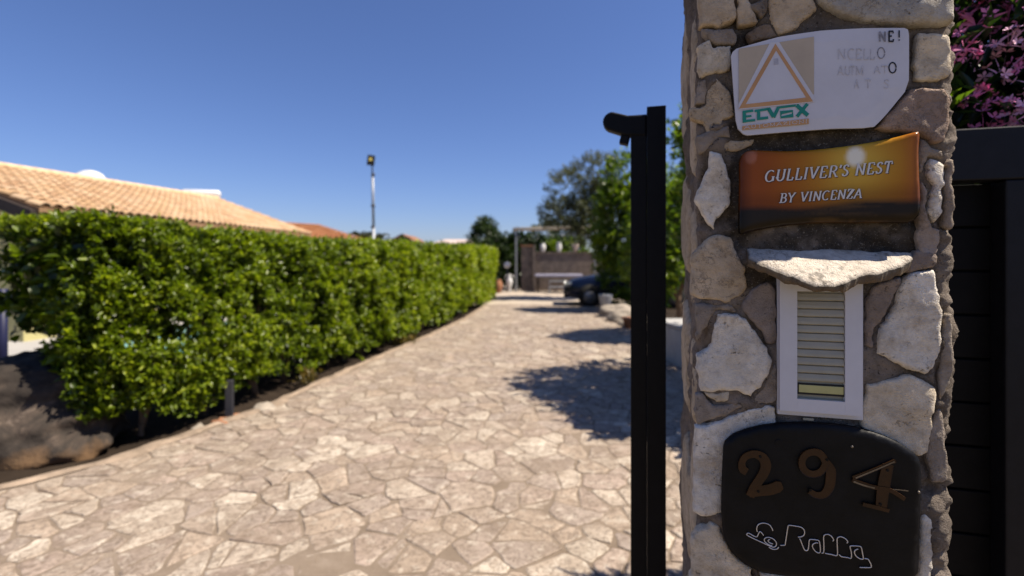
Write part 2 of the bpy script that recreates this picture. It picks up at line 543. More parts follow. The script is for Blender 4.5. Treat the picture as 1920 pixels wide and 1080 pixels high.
def crown(lobes, n, K, L, W, twig, thr=-0.25, nscale=1.6, inner=0.55, seed=3, upb=0.35):
    """leaf clumps through the volume of several ellipsoids, with gaps"""
    lobes = np.asarray(lobes, float)
    vol = lobes[:, 3] * lobes[:, 4] * lobes[:, 5]
    ch = rng.choice(len(lobes), n * 3, p=vol ** .7 / (vol ** .7).sum())
    d = unit(rng.normal(0, 1, (n * 3, 3)))
    r = inner + (1 - inner) * rng.random(n * 3) ** .6
    C = lobes[ch, :3] + d * lobes[ch, 3:] * r[:, None]
    nz = fbm(C * nscale, seed, 3)
    keep = (nz > thr) & (C[:, 2] > 0.05)
    C, d, nz = C[keep][:n], d[keep][:n], nz[keep][:n]
    t0 = np.clip(.45 + nz * .35 + rng.normal(0, .15, len(C)), 0, 1)
    return sprigs(C, d + rng.normal(0, .35, d.shape) + np.array([0, 0, .2]), K, twig, L, W, upb, tint0=t0)

def trunk_obj(parent, base, top, r0, r1, mat, limbs=(), bend=0.12, name='trunk'):
    mb = MB()
    b, t = Vector(base), Vector(top)
    pts, rad = [], []
    for i in range(7):
        f = i / 6
        w = Vector((random.uniform(-1, 1), random.uniform(-1, 1), 0)) * bend * (1 if 0 < i < 6 else 0)
        pts.append(b.lerp(t, f) + w)
        rad.append(r0 * (1 - f) + r1 * f + (0.25 * r0 if i == 0 else 0))
    mb.tube(pts, rad, 9)
    for e in limbs:
        e = Vector(e)
        s = pts[random.choice((3, 4, 5))]
        mid = s.lerp(e, .5) + Vector((random.uniform(-.1, .1), random.uniform(-.1, .1), .12))
        mb.tube([s, mid, e], [r1 * .8, r1 * .5, r1 * .2], 6)
    return mb.build(name, mat, parent, True)

# ------------------------------------------------------------------ the setting: ground, bed, driveway
KY = np.array([-0.5, 1.4, 2.3, 2.85, 3.265, 3.695, 4.5, 5.07, 6.1, 7.5, 9.68, 12.5, 15.6, 20.0, 24.0])
KX = np.array([-8.5, -6.2, -4.75, -3.95, -3.46, -3.10, -2.78, -2.57, -2.42, -2.15, -1.71, -1.24, -0.95, -0.88, -0.88])
def kerb_x(y):
    return np.interp(y, KY, KX)
RIGHT_X = 2.65

mesh_obj('ground', [(-900, -60, -.12), (900, -60, -.12), (900, 2500, -.12), (-900, 2500, -.12)], [(0, 1, 2, 3)], M['ground'])['kind'] = 'structure'
# soil of the beds on both sides
ys = np.concatenate([np.linspace(-.5, 6, 27), np.linspace(6.5, 24, 30)])
V, F = [], []
for y in ys:
    k = float(kerb_x(y))
    for j, dx in enumerate((-3.2, -2.4, -1.6, -1.0, -.6, -.3, -.06)):
        V.append((k + dx, y, -.05 + .03 * math.sin(y * 3.1 + j) * (0 if j in (0, 6) else 1) - (.03 if j == 6 else 0)))
for i in range(len(ys) - 1):
    for j in range(6):
        a = i * 7 + j
        F.append((a, a + 1, a + 8, a + 7))
structure(mesh_obj('flower_bed', V, F, M['soil'], smooth=True))
structure(mesh_obj('flower_bed', [(RIGHT_X + .02, -1, -.04), (9, -1, -.04), (9, 26, -.04), (RIGHT_X + .02, 26, -.04)], [(0, 1, 2, 3)], M['soil']))
structure(mesh_obj('pool_deck', [(-30, 5.2, -.085), (-5.2, 5.2, -.085), (-3.4, 20, -.085), (-30, 20, -.085)], [(0, 1, 2, 3)], M['deck']))
structure(mesh_obj('pool_water', [(-7.9, 8.2, -.07), (-5.4, 8.2, -.07), (-4.9, 12.5, -.07), (-7.9, 12.5, -.07)], [(0, 1, 2, 3)], M['water']))

# mortar bed of the driveway with a real edge
ys = np.concatenate([np.linspace(-.5, 6, 60), np.linspace(6.2, 16.2, 50)])
nx = 28
V, F = [], []
for y in ys:
    k = float(kerb_x(y))
    for j in range(nx):
        V.append((k + (RIGHT_X - k) * j / (nx - 1), y, 0))
V = np.array(V)
V[:, 2] = fbm(np.c_[V[:, 0] * 1.3, V[:, 1] * 1.3, V[:, 0] * 0], 5, 3) * .006
nb = len(V)
for i in range(len(ys) - 1):
    for j in range(nx - 1):
        a = i * nx + j
        F.append((a, a + 1, a + nx + 1, a + nx))
edge = [i * nx for i in range(len(ys))]
V = np.vstack([V, V[edge] - np.array([0.01, 0, .12])])
for i in range(len(ys) - 1):
    F.append((edge[i], edge[i + 1], nb + i + 1, nb + i))
driveway = structure(mesh_obj('driveway', V, F, M['paving_mortar'], smooth=False))
structure(mesh_obj('patio', [(-6, 16.2, -.004), (9, 16.2, -.004), (9, 30, -.004), (-6, 30, -.004)], [(0, 1, 2, 3)], M['patio']))

# smeared concrete kerb strip along the left edge
V, F = [], []
ys = np.concatenate([np.linspace(1.2, 7, 110), np.linspace(7.1, 16.2, 90)])
for i, y in enumerate(ys):
    k = float(kerb_x(y))
    w = .10 + .03 * math.sin(y * 5.3) + .02 * math.sin(y * 13.7)
    e = .012 * math.sin(y * 9.1) + .01 * math.sin(y * 23)
    V += [(k - .015 + e, y, -.10), (k - .01 + e, y, .022), (k + w * .5, y, .026), (k + w, y, .007)]
for i in range(len(ys) - 1):
    for j in range(3):
        a = i * 4 + j
        F.append((a, a + 1, a + 5, a + 4))
structure(mesh_obj('kerb', V, F, M['kerb'], smooth=False))

# crazy paving: one voronoi cell per stone
def clip_poly(poly, px, py, nx_, ny_):
    out = []
    for i in range(len(poly)):
        a, b = poly[i], poly[(i + 1) % len(poly)]
        da = (a[0] - px) * nx_ + (a[1] - py) * ny_
        db = (b[0] - px) * nx_ + (b[1] - py) * ny_
        if da <= 0:
            out.append(a)
        if (da < 0 < db) or (db < 0 < da):
            t = da / (da - db)
            out.append((a[0] + (b[0] - a[0]) * t, a[1] + (b[1] - a[1]) * t))
    return out

sites, rads = [], []
SA = np.zeros((0, 2)); RA = np.zeros(0)
cand = np.c_[rng.uniform(-6, RIGHT_X, 26000), rng.uniform(1.3, 16.1, 26000)]
cr = rng.choice([.07, .115, .155, .195], 26000, p=[.22, .30, .28, .20]) * rng.uniform(.9, 1.1, 26000)
kx = kerb_x(cand[:, 1])
okc = (cand[:, 0] > kx + .12) & (cand[:, 0] < RIGHT_X - .05)
cand, cr = cand[okc], cr[okc]
buf = np.empty((4000, 3)); nbuf = 0
for (x, y), r in zip(cand, cr):
    if nbuf:
        d2 = (buf[:nbuf, 0] - x) ** 2 + ((buf[:nbuf, 1] - y) * 1.12) ** 2
        if (d2 < (buf[:nbuf, 2] + r) ** 2 * .80).any():
            continue
    buf[nbuf] = (x, y, r); nbuf += 1
S = buf[:nbuf].copy()
stones = []
for i in range(nbuf):
    x, y, r = S[i]
    d2 = (S[:, 0] - x) ** 2 + (S[:, 1] - y) ** 2
    nn = np.argsort(d2)[1:22]
    R0 = r * 4.0
    poly = [(x + math.cos(a) * R0, y + math.sin(a) * R0) for a in np.linspace(0, 2 * math.pi, 13)[:-1]]
    gap = random.uniform(.004, .010)
    for j in nn:
        dx, dy = S[j, 0] - x, S[j, 1] - y
        d = math.hypot(dx, dy)
        f = S[i, 2] / (S[i, 2] + S[j, 2])
        f = .5 + (f - .5) * .9
        poly = clip_poly(poly, x + dx * f - dx / d * gap, y + dy * f - dy / d * gap, dx / d, dy / d)
        if len(poly) < 3:
            break
    if len(poly) < 3:
        continue
    kk, k2 = float(kerb_x(y - .2)), float(kerb_x(y + .2))
    tx, ty = k2 - kk, .4
    tl = math.hypot(tx, ty)
    poly = clip_poly(poly, float(kerb_x(y)) + .10, y, -ty / tl, tx / tl)
    if len(poly) < 3:
        continue
    # crack the larger cells into angular pieces
    pieces = [poly]
    for cut in range(2):
        nxt_ = []
        for q in pieces:
            qa = np.array(q)
            ar = abs(np.sum(qa[:, 0] * np.roll(qa[:, 1], -1) - qa[:, 1] * np.roll(qa[:, 0], -1))) / 2
            if ar > .045 and random.random() < (.72 if ar > .09 else .5):
                cc_ = qa.mean(0)
                dv = qa - cc_
                ev = np.linalg.eigh(dv.T @ dv)[1][:, 1]
                an = math.atan2(ev[1], ev[0]) + random.gauss(0, .5)
                ox, oy = cc_[0] + random.gauss(0, .035), cc_[1] + random.gauss(0, .035)
                ca_, sa_ = math.cos(an), math.sin(an)
                g_ = random.uniform(.005, .010)
                for sg in (1, -1):
                    h_ = clip_poly(q, ox - sg * ca_ * g_, oy - sg * sa_ * g_, sg * ca_, sg * sa_)
                    if len(h_) >= 3:
                        nxt_.append(h_)
            else:
                nxt_.append(q)
        pieces = nxt_
    for poly in pieces:
        P = []
        for a in range(len(poly)):
            p, q = poly[a], poly[(a + 1) % len(poly)]
            ln = math.hypot(q[0] - p[0], q[1] - p[1])
            if ln < .02:
                P.append(((p[0] + q[0]) / 2, (p[1] + q[1]) / 2)); continue
            c = min(.25, .012 / ln)
            for t in ([c, .35, .7, 1 - c] if ln > .16 else [c, .5, 1 - c] if ln > .08 else [c, 1 - c]):
                jx, jy = random.gauss(0, .0045), random.gauss(0, .0045)
                P.append((p[0] + (q[0] - p[0]) * t + jx, p[1] + (q[1] - p[1]) * t + jy))
        if len(P) < 4:
            continue
        A = np.array(P)
        wq = np.c_[A * 3.3, np.zeros(len(A))]
        A = A + np.c_[fbm(wq, 161, 2), fbm(wq + 9, 163, 2)] * .022
        c0 = A.mean(0)
        area = abs(np.sum(A[:, 0] * np.roll(A[:, 1], -1) - A[:, 1] * np.roll(A[:, 0], -1))) / 2
        if area < .0016:
            continue
        u = 960 + FPX * c0[0] / max(c0[1], .3)
        v = HORIZON + FPX * CAM_H / max(c0[1], .3)
        vis = -40 < u < 1290 and v < 1130
        proj = area * FPX ** 2 * CAM_H / c0[1] ** 3 if vis else 0
        stones.append((proj, A, c0, i))
stones.sort(key=lambda s: -s[0])

PAL = np.array([(.325, .265, .215), (.39, .33, .268), (.285, .232, .192), (.315, .25, .207), (.455, .395, .325), (.27, .217, .18), (.35, .28, .218), (.32, .266, .228)])
def stone_geo(A, c0):
    n = len(A)
    h = random.uniform(.004, .010)
    tilt = np.array([random.gauss(0, .012), random.gauss(0, .012)])
    Q = A - c0
    ins = c0 + Q * (1 - .010 / np.maximum(np.linalg.norm(Q, axis=1), .03))[:, None]
    zt = h + (ins - c0) @ tilt
    V = np.vstack([np.c_[A, np.full(n, -.004)], np.c_[A, zt * .55], np.c_[ins, zt]])
    F = []
    for k in range(n):
        m = (k + 1) % n
        F.append((k, m, n + m, n + k))
        F.append((n + k, n + m, 2 * n + m, 2 * n + k))
    F.append(tuple(range(2 * n, 3 * n)))
    if np.sum(A[:, 0] * np.roll(A[:, 1], -1) - A[:, 1] * np.roll(A[:, 0], -1)) < 0:
        F = [tuple(reversed(f)) for f in F]
    col = PAL[random.randrange(len(PAL))] * random.uniform(.9, 1.08)
    return V, F, col
rV, rF, rC = [], [], []
for si, (proj, A, c0, i) in enumerate(stones):
    V, F, col = stone_geo(A, c0)
    if si < 300:
        o = mesh_obj('paving_stone', V - np.array([c0[0], c0[1], 0]), F, M['paving'], driveway, False, col)
        o.location = (c0[0], c0[1], 0)
    else:
        off = sum(len(q) for q in rV)
        rV.append(V); rF += [tuple(k + off for k in f) for f in F]; rC.append(np.tile(col, (len(V), 1)))
o = mesh_obj('paving_rubble', np.vstack(rV), rF, M['paving'], driveway, False, np.vstack(rC))
o['kind'] = 'stuff'

# ------------------------------------------------------------------ stone gate pillar
TH = R(15)
EX, EY = math.cos(TH), -math.sin(TH)         # along the face
NX, NY = math.sin(TH), math.cos(TH)          # into the pillar
P0 = (.521, .80)
C0 = NX * P0[0] + NY * P0[1]
def face(u, v, d=0.0):
    """point on the pillar's front plane (d metres proud of it): (along, depth, height) in pillar axes"""
    k = (u - 960) / FPX
    y = (C0 - d) / (NX * k + NY)
    x = k * y
    return ((x - P0[0]) * EX + (y - P0[1]) * EY, -d, CAM_H + (HORIZON - v) / FPX * y)
def face2(pts, d=0.0):
    return np.array([(lambda q: (q[0], q[2]))(face(u, v, d)) for u, v in pts])
PIL_ROT = -TH
PIL_LOC = (P0[0], P0[1], 0)

def seg_dist(P, A):
    """distance of points P to closed polygon A"""
    d = np.full(len(P), 1e9)
    for i in range(len(A)):
        a, b = A[i], A[(i + 1) % len(A)]
        ab = b - a
        t = np.clip(((P - a) @ ab) / max(ab @ ab, 1e-12), 0, 1)
        q = a + t[:, None] * ab
        d = np.minimum(d, np.linalg.norm(P - q, axis=1))
    return d

def inside(P, A):
    r = np.zeros(len(P), bool)
    for i in range(len(A)):
        a, b = A[i], A[(i + 1) % len(A)]
        c = ((a[1] > P[:, 1]) != (b[1] > P[:, 1]))
        with np.errstate(divide='ignore', invalid='ignore'):
            xx = (b[0] - a[0]) * (P[:, 1] - a[1]) / (b[1] - a[1] if b[1] != a[1] else 1e-12) + a[0]
        r ^= c & (P[:, 0] < xx)
    return r

def rough_outline(A, step, amp, seed):
    out = []
    n = len(A)
    for i in range(n):
        p0, p1, p2, p3 = A[i - 1], A[i], A[(i + 1) % n], A[(i + 2) % n]
        k = max(1, int(np.linalg.norm(p2 - p1) / step))
        for j in range(k):
            t = j / k
            lin = p1 + (p2 - p1) * t
            cm = .5 * ((2 * p1) + (-p0 + p2) * t + (2 * p0 - 5 * p1 + 4 * p2 - p3) * t ** 2 + (-p0 + 3 * p1 - 3 * p2 + p3) * t ** 3)
            out.append(lin * .65 + cm * .35)
    out = np.array(out)
    if amp:
        q = np.c_[out * 90, np.full(len(out), seed * 3.7)]
        out = out + np.c_[fbm(q, 11, 3), fbm(q + 50, 12, 3)] * amp
    return out

def fill(A, step, ring=0.0):
    lo, hi = A.min(0), A.max(0)
    gx, gy = np.meshgrid(np.arange(lo[0], hi[0], step), np.arange(lo[1], hi[1], step))
    G = np.c_[gx.ravel(), gy.ravel()]
    G = G + rng.normal(0, step * .12, G.shape)
    G = G[inside(G, A)]
    if len(G):
        G = G[seg_dist(G, A) > step * .6]
    pts = [Vector(p) for p in A] + [Vector(p) for p in G]
    if ring:
        tg_ = unit(np.roll(A, -1, 0) - np.roll(A, 1, 0))
        I = A + np.c_[-tg_[:, 1], tg_[:, 0]] * ring
        I = I[inside(I, A)]
        I = I[seg_dist(I, A) > ring * .7]
        pts = pts[:len(A)] + [Vector(p) for p in I] + pts[len(A):]
    n = len(A)
    r = delaunay_2d_cdt(pts, [(i, (i + 1) % n) for i in range(n)], [list(range(n))], 1, 1e-7)
    return np.array([(p[0], p[1]) for p in r[0]]), r[2], n

def slab(name, A, mat, parent, front, back, step=.006, col=None, smooth=True, colfn=None, axis='front', ring=0.0):
    """solid with outline A (along, height); front(P, d) gives how far each point stands proud, back is the depth of its back face"""
    if np.sum(A[:, 0] * np.roll(A[:, 1], -1) - A[:, 1] * np.roll(A[:, 0], -1)) < 0:
        A = A[::-1]
    P, T, n = fill(A, step, ring)
    d = seg_dist(P, A)
    h = front(P, d)
    m = len(P)
    bnd = P[:n]
    V = np.vstack([np.c_[P[:, 0], -h, P[:, 1]], np.c_[bnd[:, 0], np.full(n, back), bnd[:, 1]]])
    F = [tuple(t) for t in T]
    for i in range(n):
        j = (i + 1) % n
        F.append((j, i, m + i, m + j))
    if axis == 'left':      # outline given as (depth, height) on the left side: proud is -x
        V = np.c_[-h if False else V[:, 1], -V[:, 0] * 0 + V[:, 0], V[:, 2]]
    if colfn is not None:
        col = np.vstack([colfn(P), colfn(bnd)])
    return mesh_obj(name, V, F, mat, parent, smooth, col)

pillar = thing('stone_pillar', 'rough gate pillar of pale stones set in brown mortar, hung with signs and intercom', 'pillar', PIL_LOC, PIL_ROT)

CREAM, WHITE, GREYW, PINK, TAN = (.66, .575, .45), (.74, .69, .61), (.46, .43, .38), (.36, .265, .21), (.53, .43, .31)
GB = (.30, .255, .215)
STONES = [
 ([(1316,52),(1345,55),(1376,50),(1384,70),(1376,82),(1345,82),(1325,71)], GB, .008),
 ([(1404,8),(1440,-5),(1440,22),(1426,30)], GB, .008),
 ([(1425,46),(1443,42),(1458,64),(1440,70),(1410,78),(1400,62)], (.24,.18,.13), .008),
 ([(1311,150),(1335,143),(1329,165),(1321,192),(1305,196)], GB, .007),
 ([(1334,243),(1350,240),(1366,234),(1372,256),(1350,260),(1332,276),(1312,288),(1306,255)], GB, .008),
 ([(1405,548),(1440,530),(1456,545),(1457,640),(1440,645),(1425,618),(1397,588),(1392,570)], (.27,.225,.20), .007),
 ([(1305,572),(1340,571),(1372,573),(1383,584),(1343,584),(1325,612),(1308,640)], GB, .007),
 ([(1625,560),(1650,530),(1692,522),(1668,582),(1643,615),(1638,652),(1625,648)], (.29,.235,.20), .008),
 ([(1452,684),(1458,690),(1457,753),(1425,760),(1414,748),(1442,712)], GB, .007),
 ([(1306,742),(1316,740),(1340,762),(1388,755),(1398,764),(1340,788),(1306,794)], GB, .006),
 ([(1726,262),(1752,277),(1768,280),(1766,298),(1745,290),(1731,322),(1724,320)], GB, .008),
 ([(1728,338),(1740,352),(1738,390),(1750,424),(1764,432),(1758,476),(1732,482),(1722,446),(1726,400)], (.33,.27,.23), .008),
 ([(1775,600),(1788,590),(1790,700),(1768,752),(1764,700)], (.36,.31,.26), .008),
 ([(1776,305),(1790,300),(1792,420),(1772,424)], (.34,.28,.23), .009),
 ([(1745,805),(1770,770),(1780,900),(1752,905),(1740,862)], GB, .007),
 ([(1722,470),(1760,478),(1756,500),(1700,512),(1704,492)], (.27,.215,.18), .007),
 ([(1308,-60),(1378,-62),(1378,0),(1381,29),(1347.5,51),(1333,46.7),(1312.5,46.7)], TAN, .011),
 ([(1382,-30),(1403,-25),(1403,0),(1423,36),(1420,42),(1384,45)], TAN, .008),
 ([(1444,-30),(1516,-30),(1528,4),(1531,17.5),(1490,55),(1461,64),(1446.7,44),(1442,23)], TAN, .013),
 ([(1533,-45),(1660,-75),(1785,-60),(1787,10),(1786.5,44),(1720,47),(1624.6,44),(1581,32),(1549,15),(1531,0)], GREYW, .026),
 ([(1308,87),(1330,74),(1336,87),(1372,84),(1369,128),(1353,137),(1342,134),(1318,143),(1309,128)], CREAM, .010),
 ([(1342,146),(1371,175),(1377,216),(1356,224.6),(1359,236),(1340,233),(1328.5,259.6),(1323,233),(1293,222),(1293,203),(1323,198),(1327,172)], TAN, .010),
 ([(1724,60),(1776,63),(1785,76),(1786.5,128),(1767.5,150),(1719,150),(1718,87)], CREAM, .010),
 ([(1642,239),(1706,168),(1730,163),(1767.5,165),(1782,190),(1773,262.5),(1750,271),(1724,252)], PINK, .022),
 ([(1330,282.5),(1353,288),(1371,341),(1368,387.5),(1342,411),(1336,431),(1302,376),(1327,314.6)], WHITE, .011),
 ([(1354,266),(1390,261),(1417.5,262),(1412,272),(1380,283),(1356,281)], TAN, .007),
 ([(1298,481),(1318,455),(1339,439),(1371,446),(1382.5,481),(1400,510),(1397,545),(1371,566),(1335,564),(1298,553)], TAN, .012),
 ([(1747,297),(1772,309),(1773,338),(1764.6,405),(1753,416.7),(1744,387.5),(1750,346.7),(1738,323)], WHITE, .010),
 ([(1344.6,589),(1385,591),(1417.5,620),(1449.6,678),(1441,704.6),(1409,744),(1379.6,734),(1315,734),(1306.7,669.6),(1333,646)], WHITE, .014),
 ([(1321,736),(1345,738),(1368,736),(1365,751),(1344.6,755.6)], CREAM, .008),
 ([(1700,518),(1753,509),(1767.5,591),(1761.7,666.7),(1738,701.7),(1712,697),(1645,661),(1651,620),(1674,588)], WHITE, .013),
 ([(1630,722),(1712,704.6),(1756,728),(1753,772),(1740,850),(1725,858),(1660,825),(1617,800),(1620,757)], CREAM, .012),
 ([(1303,803),(1336,795),(1406,768),(1452,763),(1453,800),(1375,830),(1358,900),(1354,962),(1318,971),(1301,960),(1302,850)], WHITE, .011),
 ([(1298,1007),(1330,984),(1350,987),(1358,1012),(1378,1045),(1410,1068),(1410,1120),(1298,1125)], CREAM, .011),
 ([(1729,969),(1750,975),(1748,1080),(1740,1130),(1715,1130),(1724,1080)], WHITE, .010),
 ([(1430,1076),(1500,1088),(1480,1135),(1432,1130)], WHITE, .010),
 ([(1300,1140),(1400,1150),(1420,1230),(1330,1260),(1298,1230)], CREAM, .012),
 ([(1440,1150),(1560,1140),(1640,1190),(1600,1270),(1470,1250)], WHITE, .012),
 ([(1650,1150),(1740,1145),(1745,1260),(1680,1270)], TAN, .012),
 ([(1310,1290),(1450,1280),(1500,1360),(1400,1420),(1310,1400)], WHITE, .012),
 ([(1530,1300),(1730,1290),(1720,1390),(1560,1410)], CREAM, .012),
]
def STONE_OUTLINES(): return [face2(p[0], .006) for p in STONES]

# --- mortar core as one rough skin
PX0, PX1, PD, PTOP = -.192, .176, .385, 2.28
def ring():
    pts = []
    r = .022
    def side(a, b, n):
        for i in range(n):
            pts.append(np.array(a) + (np.array(b) - np.array(a)) * i / n)
    def corner(c, a0, a1, n):
        for i in range(n):
            a = a0 + (a1 - a0) * i / n
            pts.append(np.array([c[0] + r * math.cos(a), c[1] + r * math.sin(a)]))
    q = math.pi / 2
    side((PX0 + r, 0), (PX1 - r, 0), 110)
    corner((PX1 - r, r), -q, 0, 8)
    side((PX1, r), (PX1, PD - r), 60)
    corner((PX1 - r, PD - r), 0, q, 4)
    side((PX1 - r, PD), (PX0 + r, PD), 12)
    corner((PX0 + r, PD - r), q, 2 * q, 4)
    side((PX0, PD - r), (PX0, r), 70)
    corner((PX0 + r, r), 2 * q, 3 * q, 8)
    return np.array(pts)
rg = ring()
nxt, prv = np.roll(rg, -1, 0), np.roll(rg, 1, 0)
tg = unit(nxt - prv)
nrm = np.c_[tg[:, 1], -tg[:, 0]]
hs = np.concatenate([np.linspace(-.15, .98, 60)[:-1], np.arange(.98, 2.02, .0038), np.linspace(2.025, PTOP, 30)])
NRG, NH = len(rg), len(hs)
PP = np.empty((NH, NRG, 3))
PP[:, :, :2] = rg[None]
PP[:, :, 2] = hs[:, None]
flat = PP.reshape(-1, 3)
nn3 = np.tile(np.c_[nrm, np.zeros(NRG)], (NH, 1))
disp = fbm(flat * np.array([14, 14, 9]), 21, 4) * .0065 + fbm(flat * 70, 25, 3) * .0022 - np.clip(fbm(flat * 26, 31, 2) - .25, 0, 1) * .012
rightish = np.clip((flat[:, 0] - .12) / .05, 0, 1)
disp = disp + rightish * (fbm(flat * np.array([18, 18, 16]), 41, 5, .65) * .0055 + .002 + np.clip(fbm(flat * 90, 47, 3), 0, 1) * .004)
leftish = np.clip((-.15 - flat[:, 0]) / .04, 0, 1)
disp = disp + leftish * (fbm(flat * np.array([12, 12, 5]), 43, 3) * .008 + .004)
STONE_PX = STONE_OUTLINES()
fm_ = np.where((flat[:, 1] < .012) & (flat[:, 2] > .95))[0]
crev = np.zeros(len(flat))
for A_ in STONE_PX:
    lo_, hi_ = A_.min(0) - .014, A_.max(0) + .014
    ii = fm_[(flat[fm_, 0] > lo_[0]) & (flat[fm_, 0] < hi_[0]) & (flat[fm_, 2] > lo_[1]) & (flat[fm_, 2] < hi_[1])]
    if len(ii):
        dd_ = seg_dist(flat[ii][:, [0, 2]], A_)
        ins_ = inside(flat[ii][:, [0, 2]], A_) & (dd_ > .003)
        disp[ii[ins_]] = np.minimum(disp[ii[ins_]], -.004)
        crev[ii] = np.maximum(crev[ii], np.exp(-(dd_ / .0055) ** 2))
crev = crev * np.clip(.45 + 1.1 * fbm(flat * 17, 171, 3), 0, 1)
disp = disp - crev * .0045
flat = flat + nn3 * disp[:, None]
F = []
for i in range(NH - 1):
    for j in range(NRG):
        k = (j + 1) % NRG
        F.append((i * NRG + j, i * NRG + k, (i + 1) * NRG + k, (i + 1) * NRG + j))
F.append(tuple((NH - 1) * NRG + j for j in range(NRG)))
g = fbm(flat * 5, 51, 4)[:, None]
colm = np.array([.245, .205, .17]) * (1 + .35 * g)
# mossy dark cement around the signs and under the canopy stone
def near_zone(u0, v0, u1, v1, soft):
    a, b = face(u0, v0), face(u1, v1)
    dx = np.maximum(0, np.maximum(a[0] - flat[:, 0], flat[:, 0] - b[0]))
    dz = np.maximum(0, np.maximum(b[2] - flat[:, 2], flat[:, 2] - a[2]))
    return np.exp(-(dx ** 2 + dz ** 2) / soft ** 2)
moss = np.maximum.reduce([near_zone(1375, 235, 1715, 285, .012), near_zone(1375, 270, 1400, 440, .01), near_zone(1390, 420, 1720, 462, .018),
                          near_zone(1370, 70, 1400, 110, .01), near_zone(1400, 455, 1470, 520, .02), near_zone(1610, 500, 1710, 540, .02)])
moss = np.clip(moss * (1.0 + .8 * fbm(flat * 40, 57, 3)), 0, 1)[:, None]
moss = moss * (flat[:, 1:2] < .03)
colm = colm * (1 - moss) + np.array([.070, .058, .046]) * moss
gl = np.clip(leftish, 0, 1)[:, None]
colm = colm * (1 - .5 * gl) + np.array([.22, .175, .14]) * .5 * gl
colm = colm * (1 - .60 * crev[:, None]) + np.array([.06, .045, .03]) * .60 * crev[:, None]
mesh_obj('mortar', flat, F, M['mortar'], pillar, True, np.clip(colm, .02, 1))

for si, (pts, col, hgt) in enumerate(STONES):
    A = rough_outline(face2(pts, .006), .0035, .0026, si)
    tx, tz = random.gauss(0, .03), random.gauss(0, .03)
    c = A.mean(0)
    def fr(P, d, hgt=hgt, tx=tx, tz=tz, c=c, si=si):
        q = np.c_[P * 22, np.full(len(P), si * 5.1)]
        return .001 + .45 * hgt * (1 - np.exp(-d / .0009)) + (P - c) @ np.array([tx, tz]) * np.clip(d / .01, 0, 1) + np.clip(d / .006, 0, 1) * (fbm(q, 61, 5, .6) * .0028)
    g = np.array(col) * random.uniform(.93, 1.07)
    def cf(P, g=g, si=si):
        f = fbm(np.c_[P * 16, np.full(len(P), si * 7.7)], 71, 3)[:, None]
        return np.clip(g * (1 + .16 * f), 0, 1)
    slab('stone', A, M['wall_stone'], pillar, fr, .012, .0048, colfn=cf, ring=.0016)
# stones along the left side, seen edge-on
LEFT = [(.045, .115, 1.70, 2.02), (.05, .12, 1.44, 1.66), (.04, .11, 1.24, 1.41), (.05, .125, .98, 1.21), (.17, .33, 1.80, 2.10), (.15, .35, 1.52, 1.74),
        (.17, .34, 1.22, 1.46), (.14, .34, .92, 1.16), (.06, .30, .60, .88), (.08, .32, .25, .55)]
for si, (a, b, z0, z1) in enumerate(LEFT):
    m_ = (a + b) / 2
    A = np.array([(a + .01, z0), (b - .01, z0 + .03), (b, (z0 + z1) / 2 + .03), (m_ + .01, z1), (a + .012, z1 - .05), (a - .004, (z0 + z1) / 2)])
    A = rough_outline(A, .008, .004, si + 40)
    if np.sum(A[:, 0] * np.roll(A[:, 1], -1) - A[:, 1] * np.roll(A[:, 0], -1)) < 0:
        A = A[::-1]
    P, T, n = fill(A, .009)
    d = seg_dist(P, A)
    h = .004 + .008 * (1 - np.exp(-d / .006)) + fbm(np.c_[P * 20, np.full(len(P), si)], 81, 3) * .0025 * np.clip(d / .006, 0, 1)
    V = np.vstack([np.c_[PX0 - h, P], np.c_[np.full(n, PX0 + .012), P[:n]]])
    F = [tuple(reversed(t)) for t in T] + [(i, (i + 1) % n, len(P) + (i + 1) % n, len(P) + i) for i in range(n)]
    mesh_obj('stone', V, F, M['wall_stone'], pillar, True, np.array(TAN) * random.uniform(.9, 1.1))

# --- canopy stone over the intercom: a rough flake sloping outwards
top_px = [(1400,462),(1425,459),(1500,458),(1560,458),(1620,457),(1672,457),(1690,463),(1703,472),(1713,486)]
front_px = [(1706,495),(1690,502),(1664,507),(1635,508),(1610,512),(1590,522),(1570,530),(1545,533),(1520,530),(1498,521),(1475,511),(1450,504),(1425,497),(1404,490),(1402,478)]
prot = [.030, .040, .050, .055, .058, .066, .080, .092, .096, .093, .082, .070, .060, .050, .040, .026, .012]
top3 = [face(u, v, -.004) for u, v in top_px]
fr3 = [face(u, v, d) for (u, v), d in zip(front_px, [.022, .036, .05, .058, .066, .080, .092, .096, .093, .080, .068, .058, .046, .030, .012])]
out3 = np.array(top3 + fr3)
A2 = rough_outline(np.c_[out3[:, 0], -out3[:, 1]], .004, .0022, 77)
if np.sum(A2[:, 0] * np.roll(A2[:, 1], -1) - A2[:, 1] * np.roll(A2[:, 0], -1)) < 0:
    A2 = A2[::-1]
P, T, n = fill(A2, .003)
